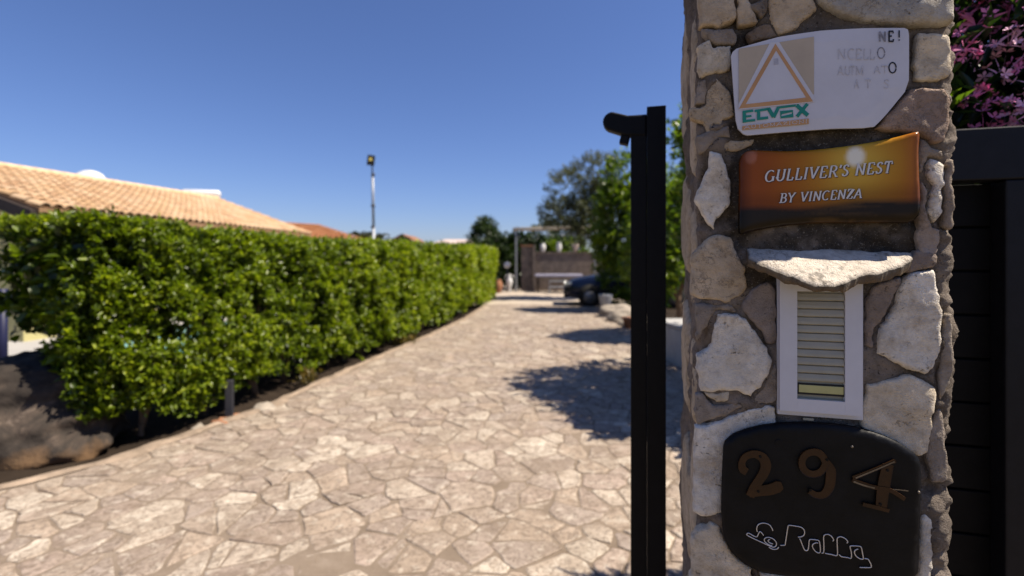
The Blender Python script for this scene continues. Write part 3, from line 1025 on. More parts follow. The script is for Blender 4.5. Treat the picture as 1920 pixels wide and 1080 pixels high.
# plane through the traced rim
Mx = np.c_[out3[:, 0], -out3[:, 1], np.ones(len(out3))]
cf_, *_ = np.linalg.lstsq(Mx, out3[:, 2], rcond=None)
d = seg_dist(P, A2)
zt = np.c_[P, np.ones(len(P))] @ cf_ + fbm(np.c_[P * 30, np.zeros(len(P))], 91, 4) * .0018 - .004 * np.exp(-d / .003)
th = .0065 + .003 * fbm(np.c_[P * 40, np.ones(len(P))], 93, 3)
V = np.vstack([np.c_[P[:, 0], -P[:, 1], zt], np.c_[P[:, 0], -P[:, 1] + .006 * np.exp(-d / .004), zt - th * (1 + .5 * np.exp(-d / .004))]])
m_ = len(P)
F = [tuple(reversed(t)) for t in T] + [tuple(k + m_ for k in t) for t in T] + [(i, (i + 1) % n, m_ + (i + 1) % n, m_ + i) for i in range(n)]
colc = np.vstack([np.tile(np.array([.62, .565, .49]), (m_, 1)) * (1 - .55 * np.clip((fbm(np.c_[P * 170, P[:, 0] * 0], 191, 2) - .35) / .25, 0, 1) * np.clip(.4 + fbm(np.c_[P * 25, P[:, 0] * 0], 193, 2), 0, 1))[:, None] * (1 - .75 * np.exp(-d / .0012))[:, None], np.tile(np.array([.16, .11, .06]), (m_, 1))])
o = mesh_obj('canopy_stone', V, F, M['wall_stone'], pillar, False, colc)
tag(o, 'flat white stone flake jutting over the intercom')

# ------------------------------------------------------------------ flat print and lettering on the pillar's signs
def ribbon(pts, wid, closed=False):
    pts = np.array(pts, float)
    n = len(pts)
    wid = np.broadcast_to(np.asarray(wid, float), (n,))
    if closed:
        tgt = np.roll(pts, -1, 0) - np.roll(pts, 1, 0)
    else:
        tgt = np.gradient(pts, axis=0)
    tgt = unit(tgt)
    nr = np.c_[-tgt[:, 1], tgt[:, 0]]
    # mitre
    sc = np.ones(n)
    for i in range(n):
        if closed or 0 < i < n - 1:
            a = unit((pts[i] - pts[i - 1])[None])[0]
            sc[i] = 1 / max(.5, abs(a @ tgt[i]))
    l = pts + nr * (wid * sc / 2)[:, None]
    r = pts - nr * (wid * sc / 2)[:, None]
    F = [(i, i + 1, n + i + 1, n + i) for i in range(n - 1)]
    if closed:
        F.append((n - 1, 0, n, 2 * n - 1))
    return np.vstack([l, r]), F

def ink(name, strokes, d, mat, parent, thick=.0004, closed=False, dfun=None):
    """strokes [(points in photo pixels, width in pixels)]: thin raised ribbons d metres in front of the pillar's plane"""
    mb = MB()
    for si, st in enumerate(strokes):
        pts, w = st[0], st[1]
        P2, Fq = ribbon(pts, w, len(st) > 2 and st[2])
        dd = d + si * .00012
        if dfun is None:
            fr_ = [face(u, v, dd) for u, v in P2]
        else:
            fr_ = [face(u, v, dd + dfun(u, v)) for u, v in P2]
        bk = [(p[0], p[1] + thick, p[2]) for p in fr_]
        n = len(fr_)
        Fs = [tuple(f) for f in Fq]
        # edges of the ribbon
        cnt = {}
        for f in Fq:
            for a, b in zip(f, f[1:] + f[:1]):
                cnt[(min(a, b), max(a, b))] = cnt.get((min(a, b), max(a, b)), 0) + 1
        for f in Fq:
            for a, b in zip(f, f[1:] + f[:1]):
                if cnt[(min(a, b), max(a, b))] == 1:
                    Fs.append((a, b, b + n, a + n))
        mb.add(fr_ + bk, Fs)
    return mb.build(name, mat, parent, world=False)

def patch(name, pts, d, mat, parent, thick=.0004, holes=None):
    A = [face(u, v, d) for u, v in pts]
    n = len(A)
    V = A + [(p[0], p[1] + thick, p[2]) for p in A]
    return mesh_obj(name, V, [tuple(range(n))] + [(i, (i + 1) % n, n + (i + 1) % n, n + i) for i in range(n)], mat, parent)

def arc(cx, cy, rx, ry, a0, a1, n=14):
    return [(cx + rx * math.cos(R(a0 + (a1 - a0) * i / n)), cy + ry * math.sin(R(a0 + (a1 - a0) * i / n))) for i in range(n + 1)]
GLY = {   # advance, strokes, ends that carry a serif
 'A': (.92, [[(.03,0),(.45,1)], [(.45,1),(.85,0)], [(.19,.36),(.68,.36)]], [(.03,0),(.85,0)]),
 'B': (.80, [[(.18,0),(.18,1)], [(.18,1)] + arc(.40,.76,.27,.24,90,-90,8) + [(.18,.52)], [(.18,.52)] + arc(.44,.26,.31,.26,90,-90,8) + [(.18,0)]], [(.10,1),(.10,0)]),
 'C': (.86, [arc(.47,.5,.42,.5,48,312,16)], []),
 'E': (.78, [[(.18,0),(.18,1)], [(.12,1),(.66,1),(.68,.80)], [(.18,.52),(.52,.52)], [(.12,0),(.68,0),(.72,.22)]], []),
 'G': (.92, [arc(.47,.5,.42,.5,48,300,16) + [(.80,.10),(.80,.42)]], [(.78,.42)]),
 'I': (.46, [[(.22,0),(.22,1)]], [(.22,0),(.22,1)]),
 'L': (.74, [[(.18,0),(.18,1)], [(.12,0),(.64,0),(.68,.25)]], [(.18,1)]),
 'M': (1.0, [[(.12,0),(.14,1)], [(.14,1),(.48,.1)], [(.48,.1),(.82,1)], [(.82,1),(.85,0)]], []),
 'N': (.94, [[(.14,0),(.14,1)], [(.14,1),(.78,0)], [(.78,0),(.78,1)]], [(.14,0),(.78,1)]),
 'O': (.92, [arc(.46,.5,.40,.5,0,352,22)], []),
 'R': (.88, [[(.18,0),(.18,1)], [(.18,1)] + arc(.42,.75,.29,.25,90,-90,8) + [(.18,.50)], [(.44,.50),(.82,0)]], [(.18,0),(.84,0)]),
 'S': (.68, [[(.58,.80),(.50,.94),(.34,1.0),(.18,.93),(.12,.78),(.18,.64),(.34,.54),(.50,.44),(.58,.28),(.52,.10),(.34,0),(.17,.05),(.09,.22)]], []),
 'T': (.80, [[(.40,0),(.40,1)], [(.06,.78),(.08,1),(.72,1),(.74,.78)]], [(.40,0)]),
 'U': (.90, [[(.16,1),(.16,.32)] + arc(.46,.32,.30,.32,180,360,9) + [(.76,1)]], [(.16,1),(.76,1)]),
 'V': (.88, [[(.08,1),(.44,0)], [(.44,0),(.80,1)]], [(.08,1),(.80,1)]),
 'Y': (.86, [[(.06,1),(.42,.46)], [(.42,.46),(.78,1)], [(.42,.46),(.42,0)]], [(.06,1),(.78,1),(.42,0)]),
 'Z': (.80, [[(.10,.80),(.12,1),(.68,1),(.08,0),(.68,0),(.72,.22)]], []),
 '!': (.30, [[(.15,1),(.15,.3)], [(.15,.12),(.15,0)]], []),
 "'": (.28, [[(.16,1.02),(.10,.76)]], []),
 ' ': (.48, [], []),
}
def serif_line(text, p0, p1, cap, d, mat, parent, shear=.2, thickw=.165, thinw=.075, dfun=None, depth=.0016, shadow=None):
    adv = sum(GLY[c][0] for c in text)
    (u0, v0), (u1, v1) = p0, p1
    L_ = math.hypot(u1 - u0, v1 - v0)
    dx, dy = (u1 - u0) / L_, (v1 - v0) / L_
    sx = L_ / adv
    x = 0.0
    for ch in text:
        a, strokes, ser = GLY[ch]
        out = []
        def mp(px, py):
            X = (x + a / 2 + (px - a / 2) * .86) * sx + shear * (py - .5) * cap
            return (u0 + dx * X - 0 * py, v0 + dy * X - py * cap)
        for s in strokes:
            q = np.array([mp(*p) for p in s])
            t = np.gradient(q, axis=0) if len(q) > 1 else q
            vert = np.abs(t[:, 1]) / np.maximum(np.hypot(t[:, 0], t[:, 1]), 1e-6)
            out.append((q, cap * (thinw + (thickw - thinw) * vert ** 1.5)))
        for (sx_, sy_) in ser:
            out.append((np.array([mp(sx_ - .13, sy_), mp(sx_ + .13, sy_)]), cap * thinw))
        if out:
            o = ink('letter', out, d, mat, parent, depth, dfun=dfun)
            if shadow:
                sh = [(q + np.array([1.3, 1.3]), w) for q, w in out]
                sd_ = ink('letter_shadow', sh, d - .0009, M['plaque_shadow'], o, .0004, dfun=dfun)  # dark offset copy of the letter, a drop shadow put in as colour
        x += a

# --- enamel warning sign
elvox = thing('warning_sign', 'white enamel sign with orange triangle and teal ELVOX lettering at the top of the pillar', 'sign', PIL_LOC, PIL_ROT)
sign_px = [(1371,104),(1374,97),(1381,91),(1460,69),(1540,57),(1620,52.5),(1696,52),(1703,55),(1705,66),(1704.5,150),(1697,172),(1640,237),(1560,241),(1470,247.5),(1402,253.5),(1394,251),(1384,241),(1380,225)]
A = rough_outline(face2(sign_px, .016), .012, 0, 0)
def fr_sign(P, d):
    return .0165 - .0012 * np.exp(-d / .0012)
slab('sign_plate', A, M['sign_white'], elvox, fr_sign, -.011, .02, smooth=False)
def z1(x, y): return (1370 + x / 4.912, 40 + y / 4.912)
def z2(x, y): return (1530 + x / 7.716, 40 + y / 7.716)
D0 = .0172
patch('beige_panel', [z1(*p) for p in [(75,252),(768,140),(768,672),(75,785)]], D0, M['ink_beige'], elvox)
patch('triangle_border', [z1(*p) for p in [(362,196),(442,184),(775,700),(768,745),(80,815),(70,770)]], D0 + .0004, M['sign_white'], elvox)
ink('triangle', [([z1(*p) for p in [(416,236),(727,719),(108,783)]], 7.6, True)], D0 + .0008, M['ink_orange'], elvox)
patch('pictogram', [z1(*p) for p in [(397,345),(438,340),(440,395),(398,402)]], D0 + .0008, M['ink_ghost'], elvox)
W_ = lambda w: w / 4.912
logo = {
 'E': [([(126,826),(126,932)], 32), ([(112,835),(208,822)], 22), ([(140,876),(192,870)], 18), ([(112,921),(226,908)], 22)],
 'L': [([(222,826),(352,806)], 22), ([(258,832),(258,905)], 30), ([(244,899),(345,886)], 24)],
 'V': [([(348,800),(396,880)], 34), ([(396,884),(440,792)], 30), ([(430,795),(600,774)], 19)],
 'O': [([(463,840),(571,825),(571,868),(463,884)], 17, True)],
 'X': [([(608,772),(712,866)], 36), ([(708,760),(612,876)], 30)],
}
for ch, sts in logo.items():
    ink('letter', [([z1(*p) for p in s[0]], W_(s[1])) + tuple(s[2:]) for s in sts], D0 + .0004, M['ink_teal'], elvox)
patch('orange_strip', [z1(*p) for p in [(108,964),(720,894),(720,944),(108,1000)]], D0 + .0004, M['ink_orange'], elvox)
serif_line('AUTOMAZIONI', z1(122, 990), z1(712, 933), 6.0, D0 + .0008, M['sign_white'], elvox, 0, .14, .12, depth=.0003)
def sans(ch, x0, x1, y0, y1, mat, w=.15):
    a, strokes, _ = GLY[ch]
    (ul, vt), (ur, vb) = z2(x0, y0), z2(x1, y1)
    cw = max((p[0] for s in strokes for p in s)); c0 = min((p[0] for s in strokes for p in s))
    out = []
    for s in strokes:
        q = np.array([(ul + (ur - ul) * ((p[0] - c0) / max(cw - c0, .2)), vb + (vt - vb) * p[1]) for p in s])
        out.append((q, (vb - vt) * w))
    ink('letter', out, D0, mat, elvox, .0003)
sans('N', 925, 1000, 145, 292, M['ink_worn'])
sans('E', 1052, 1122, 143, 288, M['ink_black'], .16)
sans('!', 1205, 1225, 130, 278, M['ink_black'], .13)
for ch, x0, x1 in (('N', 330, 420), ('C', 470, 550), ('E', 585, 660), ('L', 695, 760), ('L', 790, 850)):
    sans(ch, x0, x1, 395, 545, M['ink_faint'], .10)
sans('O', 893, 995, 378, 535, M['ink_worn'], .09)
for ch, x0, x1 in (('A', 320, 400), ('U', 430, 490), ('T', 500, 560), ('M', 590, 680), ('A', 845, 930), ('T', 955, 1040)):
    sans(ch, x0, x1, 640, 775 if x0 < 700 else 750, M['ink_faint'], .09)
sans('O', 1058, 1160, 595, 745, M['ink_black'], .13)
for ch, x0, x1 in (('A', 560, 620), ('T', 720, 790), ('S', 990, 1055)):
    sans(ch, x0, x1, 840, 965, M['ink_faint'], .09)

# --- glazed sunset name plaque
plaque = thing('name_plaque', "glossy orange sunset plaque lettered GULLIVER'S NEST BY VINCENZA in the middle of the pillar", 'plaque', PIL_LOC, PIL_ROT)
pl_px = [(1388,302),(1392,290),(1400,284),(1412,281.5),(1440,282),(1475,282.5),(1520,280.5),(1560,276.5),(1600,271.5),(1640,265),(1680,257),(1712,249),(1719,248.5),(1721,254),(1719,285),(1720,330),(1722,370),(1722,392),(1719,405),(1711,414),(1700,417.5),(1660,417),(1600,418),(1540,418),(1490,421),(1450,426),(1415,433),(1392,439),(1387,437),(1386,420),(1387,380),(1388,340)]
A = rough_outline(face2(pl_px, .016), .006, 0, 0)
pc = face2([(1386, 260), (1722, 430)], .016)
def pl_uv(P):
    return (P[:, 0] - pc[0, 0]) / (pc[1, 0] - pc[0, 0]), (P[:, 1] - pc[1, 1]) / (pc[0, 1] - pc[1, 1])
def pl_h(s):
    return .015 + .010 * (2 * np.clip(s, 0, 1) - 1) ** 4
def pl_front(P, d):
    s, t = pl_uv(P)
    return pl_h(s) - .004 * np.exp(-d / .0035)
def pl_col(P):
    s, t = pl_uv(P)
    u_ = 1386 + s * 336
    v_ = 430 - t * 170
    base = np.tile(np.array([.29, .066, .004]), (len(P), 1))
    r = np.hypot((u_ - 1612) / 1.25, v_ - 315)
    glow = np.exp(-(r / 85) ** 2)[:, None]
    base = base * (1 - .85 * glow) + np.array([.52, .27, .015]) * .85 * glow
    g2 = np.exp(-(r / 42) ** 2)[:, None]
    base = base * (1 - .8 * g2) + np.array([.62, .42, .06]) * .8 * g2
    rs = np.hypot(u_ - 1611, v_ - 303)
    disc = np.clip((21 - rs) / 9, 0, 1)[:, None]
    base = base * (1 - disc) + np.array([.80, .76, .62]) * disc
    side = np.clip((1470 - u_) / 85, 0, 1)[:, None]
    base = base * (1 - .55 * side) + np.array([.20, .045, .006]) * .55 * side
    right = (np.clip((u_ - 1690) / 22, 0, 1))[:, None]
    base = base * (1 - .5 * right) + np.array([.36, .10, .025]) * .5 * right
    hz = 378 + 3 * np.sin(u_ * .03) - (u_ - 1555) * .035
    sea = np.clip((v_ - hz) / 12, 0, 1)[:, None]
    rip = fbm(np.c_[u_ * .02, v_ * .22, u_ * 0], 101, 3)[:, None]
    seac = np.array([.020, .012, .006]) + np.array([.06, .03, .008]) * np.clip(rip, 0, 1) * np.exp(-((u_ - 1600) / 90) ** 2)[:, None]
    base = base * (1 - sea) + seac * sea
    dusk = np.clip(1 - np.abs(v_ - hz + 4) / 22, 0, 1)[:, None]
    base = base * (1 - .3 * dusk)
    pinkc = np.clip((15 - np.hypot(u_ - 1408, v_ - 295)) / 5, 0, 1)[:, None]  # pink highlight of the curled corner, painted into the colour
    base = base * (1 - .6 * pinkc) + np.array([.42, .17, .10]) * .6 * pinkc
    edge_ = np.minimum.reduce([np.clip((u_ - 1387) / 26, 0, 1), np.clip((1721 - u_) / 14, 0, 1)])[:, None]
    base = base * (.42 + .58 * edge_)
    return np.clip(base, 0, 1)
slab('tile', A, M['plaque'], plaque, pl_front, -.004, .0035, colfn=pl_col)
def pl_d(u, v):
    s = (u - 1386) / 336
    return float(pl_h(np.array(s)))
serif_line("GULLIVER'S NEST", (1434, 341), (1674, 323), 20.5, .0022, M['plaque_letter'], plaque, dfun=pl_d, shadow=True)
serif_line("BY VINCENZA", (1462, 380), (1618, 370.5), 16.8, .0022, M['plaque_letter'], plaque, dfun=pl_d, shadow=True)

# --- intercom
intercom = thing('intercom', 'white plastic intercom panel with louvred grille under the canopy stone', 'intercom', PIL_LOC, PIL_ROT)
def frect(u0, v0, u1, v1, d):
    a, b = face(u0, v0, d), face(u1, v1, d)
    return a[0], b[0], b[2], a[2]     # x0 x1 z0 z1
def fbox(name, u0, v0, u1, v1, d0, d1, mat, parent, bevel=.001):
    x0, x1, z0, z1_ = frect(u0, v0, u1, v1, d1)
    return MB().box(((x0 + x1) / 2, -(d0 + d1) / 2, (z0 + z1_) / 2), (x1 - x0, d1 - d0, z1_ - z0)).build(name, mat, parent, world=False, bevel=bevel)
x0, x1, z0, z1_ = frect(1462.5, 505, 1617, 781, .018)
xa, xb, za, zb = frect(1495, 546, 1585, 754, .018)
mb = MB()
yc, yd = -(.0178 + .001) / 2, .0168
mb.box(((x0 + xa) / 2, yc, (z0 + z1_) / 2), (xa - x0, yd, z1_ - z0))
mb.box(((xb + x1) / 2, yc, (z0 + z1_) / 2), (x1 - xb, yd, z1_ - z0))
mb.box(((xa + xb) / 2, yc, (zb + z1_) / 2), (xb - xa - .0001, yd - .0002, z1_ - zb))
mb.box(((xa + xb) / 2, yc, (z0 + za) / 2), (xb - xa - .0001, yd - .0002, za - z0))
mb.build('frame', M['white_plastic'], intercom, world=False)
fbox('backing_box', 1458, 500, 1619, 789, -.004, .0065, M['white_plastic'], intercom, .0015)
fbox('latch', 1506, 783.5, 1526, 789.5, .0066, .0088, M['grey_plastic'], intercom, .0005)
cs = face(1539.5, 785, .0068)
MB().tube([(cs[0], -.006, cs[2]), (cs[0], -.0085, cs[2])], .0016, 10).build('screw', M['dark_gap'], intercom, world=False)
MB().box(((xa + xb) / 2, -.0085, (za + zb) / 2), (xb - xa, .003, zb - za)).build('grille_back', M['grey_plastic'], intercom, world=False)
pitch = (face(1540, 549, .015)[2] - face(1540, 716, .015)[2]) / 11
ztop = face(1540, 549, .015)[2]
for i in range(11):
    zc = ztop - (i + .5) * pitch
    hh = pitch * .488
    w2 = (xb - xa) / 2 - .0007
    xm = (xa + xb) / 2
    sec = [(-.0105, hh), (-.0138, hh * .75), (-.0158, -hh * .2), (-.0162, -hh * .8), (-.0140, -hh), (-.0105, -hh)]
    V = [(xm + sgn * w2, yy, zc + zz) for sgn in (-1, 1) for yy, zz in sec]
    n = len(sec)
    Fz = [tuple(range(n)), tuple(range(2 * n - 1, n - 1, -1))] + [(k, k + n, (k + 1) % n + n, (k + 1) % n) for k in range(n)]
    mesh_obj('slat', V, Fz, M['grey_plastic'], intercom)
fbox('name_frame', 1495.8, 718, 1584.3, 744.5, .010, .0140, M['dark_gap'], intercom, .0004)
fbox('name_card', 1498, 721, 1582, 740.5, .0139, .0152, M['cream_card'], intercom, .0004)
fbox('lower_blank', 1495.8, 745.5, 1584.3, 753, .010, .0145, M['grey_plastic'], intercom, .0004)

# --- black number plate
plate = thing('number_plate', 'black rounded house number plate with brass 294 at the foot of the picture', 'house number', PIL_LOC, PIL_ROT)
np_px = [(1358,840),(1361,830),(1377,816),(1405,806),(1435,799),(1470,795.5),(1493,794.5),(1530,795),(1566,797.5),(1600,802),(1633,810),(1660,819),(1690,833),(1714,849),(1724,860),(1728,875),(1728.5,917),(1727,969),(1725,1040),(1723,1075),(1712,1090),(1680,1096),(1600,1095),(1540,1089),(1482,1083),(1429,1075),(1397,1060),(1371,1036),(1358,1008),(1354,963),(1355,900)]
A = rough_outline(face2(np_px, .019), .008, 0, 0)
PLD = .0195
slab('plate_body', A, M['plate'], plate, lambda P, d: PLD - .003 * np.exp(-d / .002) + fbm(np.c_[P * 14, P[:, 0] * 0], 111, 2) * .0005, -.008, .006)
def z4(x, y): return (1360 + x / 5.0526, 820 + y / 5.0526)
def vstroke(L_):
    pts = [z4(p[0], p[1]) for p in L_]
    w = [p[2] / 5.0526 for p in L_]
    P_ = np.array(pts); W2 = np.array(w)
    # smooth
    out, ow = [], []
    n = len(P_)
    for i in range(n - 1):
        p0, p1, p2, p3 = P_[max(i - 1, 0)], P_[i], P_[i + 1], P_[min(i + 2, n - 1)]
        for j in range(5):
            t = j / 5
            out.append(.5 * ((2 * p1) + (-p0 + p2) * t + (2 * p0 - 5 * p1 + 4 * p2 - p3) * t ** 2 + (-p0 + 3 * p1 - 3 * p2 + p3) * t ** 3))
            ow.append(W2[i] + (W2[i + 1] - W2[i]) * t)
    out.append(P_[-1]); ow.append(W2[-1])
    return np.array(out), np.array(ow)
def ball(x, y, r):
    return ([z4(x + r * .5 * math.cos(a), y + r * .5 * math.sin(a)) for a in np.linspace(0, 2 * math.pi, 15)[:-1]], r / 5.05, True)
DG = PLD + .004
def digit(name, strokes, mat, holes):
    o = ink(name, strokes, DG, mat, plate, .0045)
    b = o.modifiers.new('bevel', 'BEVEL'); b.width = .0006; b.segments = 1; b.limit_method = 'ANGLE'
    for (x, y) in holes:
        q = face(*z4(x, y), DG)
        MB().tube([(q[0], -DG - .0002 + .0012, q[2]), (q[0], -DG - .0012, q[2])], .0021, 10).build('screw_hole', M['plate'], o, world=False)
    return o
digit('digit', [vstroke([(205,330,70),(165,300,75),(160,235,62),(200,180,62),(280,160,70),(355,195,88),(385,265,100),(365,340,95),(320,410,88),(270,490,90),(235,560,80)]),
                vstroke([(225,535,70),(330,510,95),(430,495,105),(500,470,110),(540,455,60)])], M['brass'], [(330, 182), (312, 512)])
digit('digit', [([z4(835 + 112 * math.cos(a), 245 + 108 * math.sin(a)) for a in np.linspace(0, 2 * math.pi, 25)[:-1]], 62 / 5.05, True),
                vstroke([(955,230,60),(1000,310,88),(1000,400,90),(985,480,88),(935,545,72),(860,550,55),(800,515,50)])], M['brass'], [(962, 212), (803, 497)])
d4 = digit('digit', [vstroke([(1545,262,100),(1515,400,112),(1495,520,112),(1480,660,100)]),
                vstroke([(1610,225,26),(1440,300,28),(1215,390,40)]),
                vstroke([(1210,405,34),(1400,470,38),(1560,500,34),(1700,585,34)]),
                vstroke([(1310,635,30),(1440,665,36),(1550,695,30)])], M['brass'], [(1535, 312), (1468, 632)])
ink('reflect_edge', [vstroke([(1605,232,12),(1440,304,12),(1235,388,12)]), vstroke([(1215,420,16),(1310,455,15),(1415,482,14)]), vstroke([(1590,495,9),(1660,500,8),(1735,510,9)])], DG + .0008, M['old_chrome_glint'], d4)  # pale strokes painted on as the reflection along the digit's thin bars
q = face(*z4(505, 50), PLD)
MB().tube([(q[0], -PLD + .001, q[2]), (q[0], -PLD - .0012, q[2])], .006, 14).build('bolt', M['plate'], plate, world=False, bevel=.0006)
for (x, y) in ((1200, 88), (1832, 520)):
    q = face(*z4(x, y), PLD)
    MB().sphere((q[0], -PLD, q[2]), .0022, 8).build('bolt', M['old_chrome_glint'], plate, world=False)
def z3(x, y): return (1385 + x / 6.857, 960 + y / 6.857)
WIRES = [
 [(440,240),(425,205),(400,170),(365,150),(310,142),(262,155),(238,185),(232,225),(240,255)],
 [(320,300),(290,262),(270,252),(250,290),(232,318),(195,308),(130,272),(108,280),(112,300),(200,345),(320,400),(420,445),(460,448),(484,425),(482,390),(450,350),(400,328),(355,328),(330,350),(340,385),(395,425),(430,432)],
 [(388,452),(440,478),(490,475),(515,450)], [(440,410),(395,392),(378,368),(400,350)],
 [(535,428),(590,425),(600,400),(625,240),(636,182),(655,170),(740,182),(800,195),(835,222),(848,262),(835,300),(800,318),(762,320)],
 [(785,340),(810,400),(838,470),(860,495),(888,488),(900,440),(906,370),(925,352),(1000,358),(1032,370),(1045,420),(1050,500),(1035,525),(1000,515),(965,480),(948,440),(960,410),(1000,395),(1020,400)],
 [(1065,528),(1092,515),(1095,420),(1092,320),(1110,292),(1150,288),(1190,310),(1220,355),(1210,375)],
 [(1110,530),(1190,545),(1265,555),(1268,450),(1265,350),(1285,322),(1320,318),(1370,342),(1402,380),(1390,400)],
 [(1290,545),(1320,572),(1400,585),(1445,592),(1448,520),(1432,450),(1448,435),(1540,438),(1575,455),(1590,520),(1602,595),(1580,605),(1540,590),(1505,560),(1488,520),(1500,490),(1535,475)],
 [(1615,598),(1660,605),(1685,640),(1705,690),(1695,712),(1640,714),(1555,712)],
]
for wv in WIRES:
    P_, _ = vstroke([((z3(*p)[0] - 1360) * 5.0526, (z3(*p)[1] - 820) * 5.0526, 1) for p in wv])
    MB().tube([face(u, v, PLD + .0022) for u, v in P_], .00085, 6).build('wire_letter', M['wire'], plate, True, world=False)

# ------------------------------------------------------------------ black gate post and gate leaf
GD = .546
post = thing('gate_post', 'slim black steel gate post with rounded arm at its top, left of the stone pillar', 'post', PIL_LOC, PIL_ROT)
MB().box((-.3045, GD + .03, .985), (.045, .05, 1.97)).build('post_tube', M['black_metal'], post, world=False, bevel=.0015)
MB().box((-.255, GD + .0255, .995), (.053, .055, 1.99)).build('post_channel', M['black_metal'], post, world=False, bevel=.0015)
# arm: flat bar with a rounded end
sec = []
xr, xl, zc_, hr = -.2815, -.408, 1.951, .0315
prof = [(xr, zc_ + .018), (-.335, zc_ + .020)] + [(xl + hr + hr * math.cos(R(a)), zc_ + .006 + hr * .93 * math.sin(R(a))) for a in np.linspace(100, 258, 9)] + [(-.34, zc_ - .040), (xr, zc_ - .045)]
V = [(x, GD + .002, z) for x, z in prof] + [(x, GD + .042, z) for x, z in prof]
n = len(prof)
o = mesh_obj('arm', V, [tuple(range(n)), tuple(range(2 * n - 1, n - 1, -1))] + [(i, n + i, n + (i + 1) % n, (i + 1) % n) for i in range(n)], M['black_metal'], post)
b = o.modifiers.new('bevel', 'BEVEL'); b.width = .006; b.segments = 3; b.limit_method = 'ANGLE'
MB().box((-.345, GD + .02, zc_ - .05), (.026, .03, .026), 0, .25).build('bracket', M['black_metal'], post, world=False, bevel=.003)
MB().box((-.278, GD + .03, .006), (.16, .12, .012)).build('base_plate', M['black_metal'], post, world=False, bevel=.002)

gate = thing('sliding_gate', 'black sliding gate leaf of horizontal boards behind the right side of the pillar', 'gate', PIL_LOC, PIL_ROT)
GX0, GX1, GT = -.02, 2.35, 1.874
MB().box(((GX0 + GX1) / 2, GD + .03, GT - .065), (GX1 - GX0, .06, .13)).build('top_rail', M['gate_metal'], gate, world=False, bevel=.004)
MB().box(((GX0 + GX1) / 2, GD + .03, .11), (GX1 - GX0, .06, .10)).build('bottom_rail', M['gate_metal'], gate, world=False, bevel=.004)
for x in (.02, .603, 1.20, 1.80, 2.31):
    MB().box((x, GD + .031, (.16 + GT - .13) / 2), (.076, .056, GT - .13 - .16 - .002)).build('stile', M['gate_metal'], gate, world=False, bevel=.004)
nb_ = 14
ph = (GT - .13 - .16) / nb_
for i in range(nb_):
    MB().box(((GX0 + GX1) / 2, GD + .066, .16 + (i + .5) * ph), (GX1 - GX0 - .08, .014, ph - .006)).build('board', M['gate_board'], gate, world=False, bevel=.002)
MB().box(((GX0 + GX1) / 2, GD + .085, (.16 + GT - .13) / 2), (GX1 - GX0 - .1, .012, GT - .30)).build('backing_sheet', M['gate_board'], gate, world=False)
for x in (.3, 1.9):
    MB().tube([(x, GD + .015, .035), (x, GD + .045, .035)], .034, 16).build('roller', M['dark_grey'], gate, world=False)

# ------------------------------------------------------------------ oleander behind the gate
ole = thing('oleander', 'pink flowering oleander bush showing above the black gate', 'shrub', (2.05, 1.72, -.04))
for k in range(14):
    a, rr = random.uniform(0, 6.28), random.uniform(.1, .9)
    e = (2.05 + math.cos(a) * rr * .9, 1.62 + math.sin(a) * rr * .3, random.uniform(1.9, 2.5))
    s0 = (2.05 + math.cos(a) * .15, 1.72 + math.sin(a) * .12, -.04)
    mid = ((s0[0] + e[0]) / 2 + random.uniform(-.1, .1), (s0[1] + e[1]) / 2, 1.3)
    MB().tube([s0, mid, e], [.022, .016, .006], 6).build('stem', M['dark_bark'], ole, True)
n = 2000
d_ = unit(rng.normal(0, 1, (n, 3)))
r_ = .35 + .65 * rng.random(n) ** .5
Cc = np.array([2.05, 1.62, 1.52]) + d_ * np.array([.95, .42, 1.18]) * r_[:, None]
Cc = Cc[Cc[:, 2] > .25]
pk = sprigs(Cc, d_[:len(Cc)] + np.array([0, 0, .5]), 11, .22, .125, .026, .25, .8, tint0=rng.random(len(Cc)) ** 3.0)
tipp = pk[0] + unit(pk[1]) * pk[3][:, None]
clear = (np.minimum(pk[0] @ np.array([NX, NY, 0]), tipp @ np.array([NX, NY, 0])) > C0 + GD + .16) | (np.minimum(pk[0][:, 2], tipp[:, 2]) > 1.93)
pk = [q[clear] for q in pk]
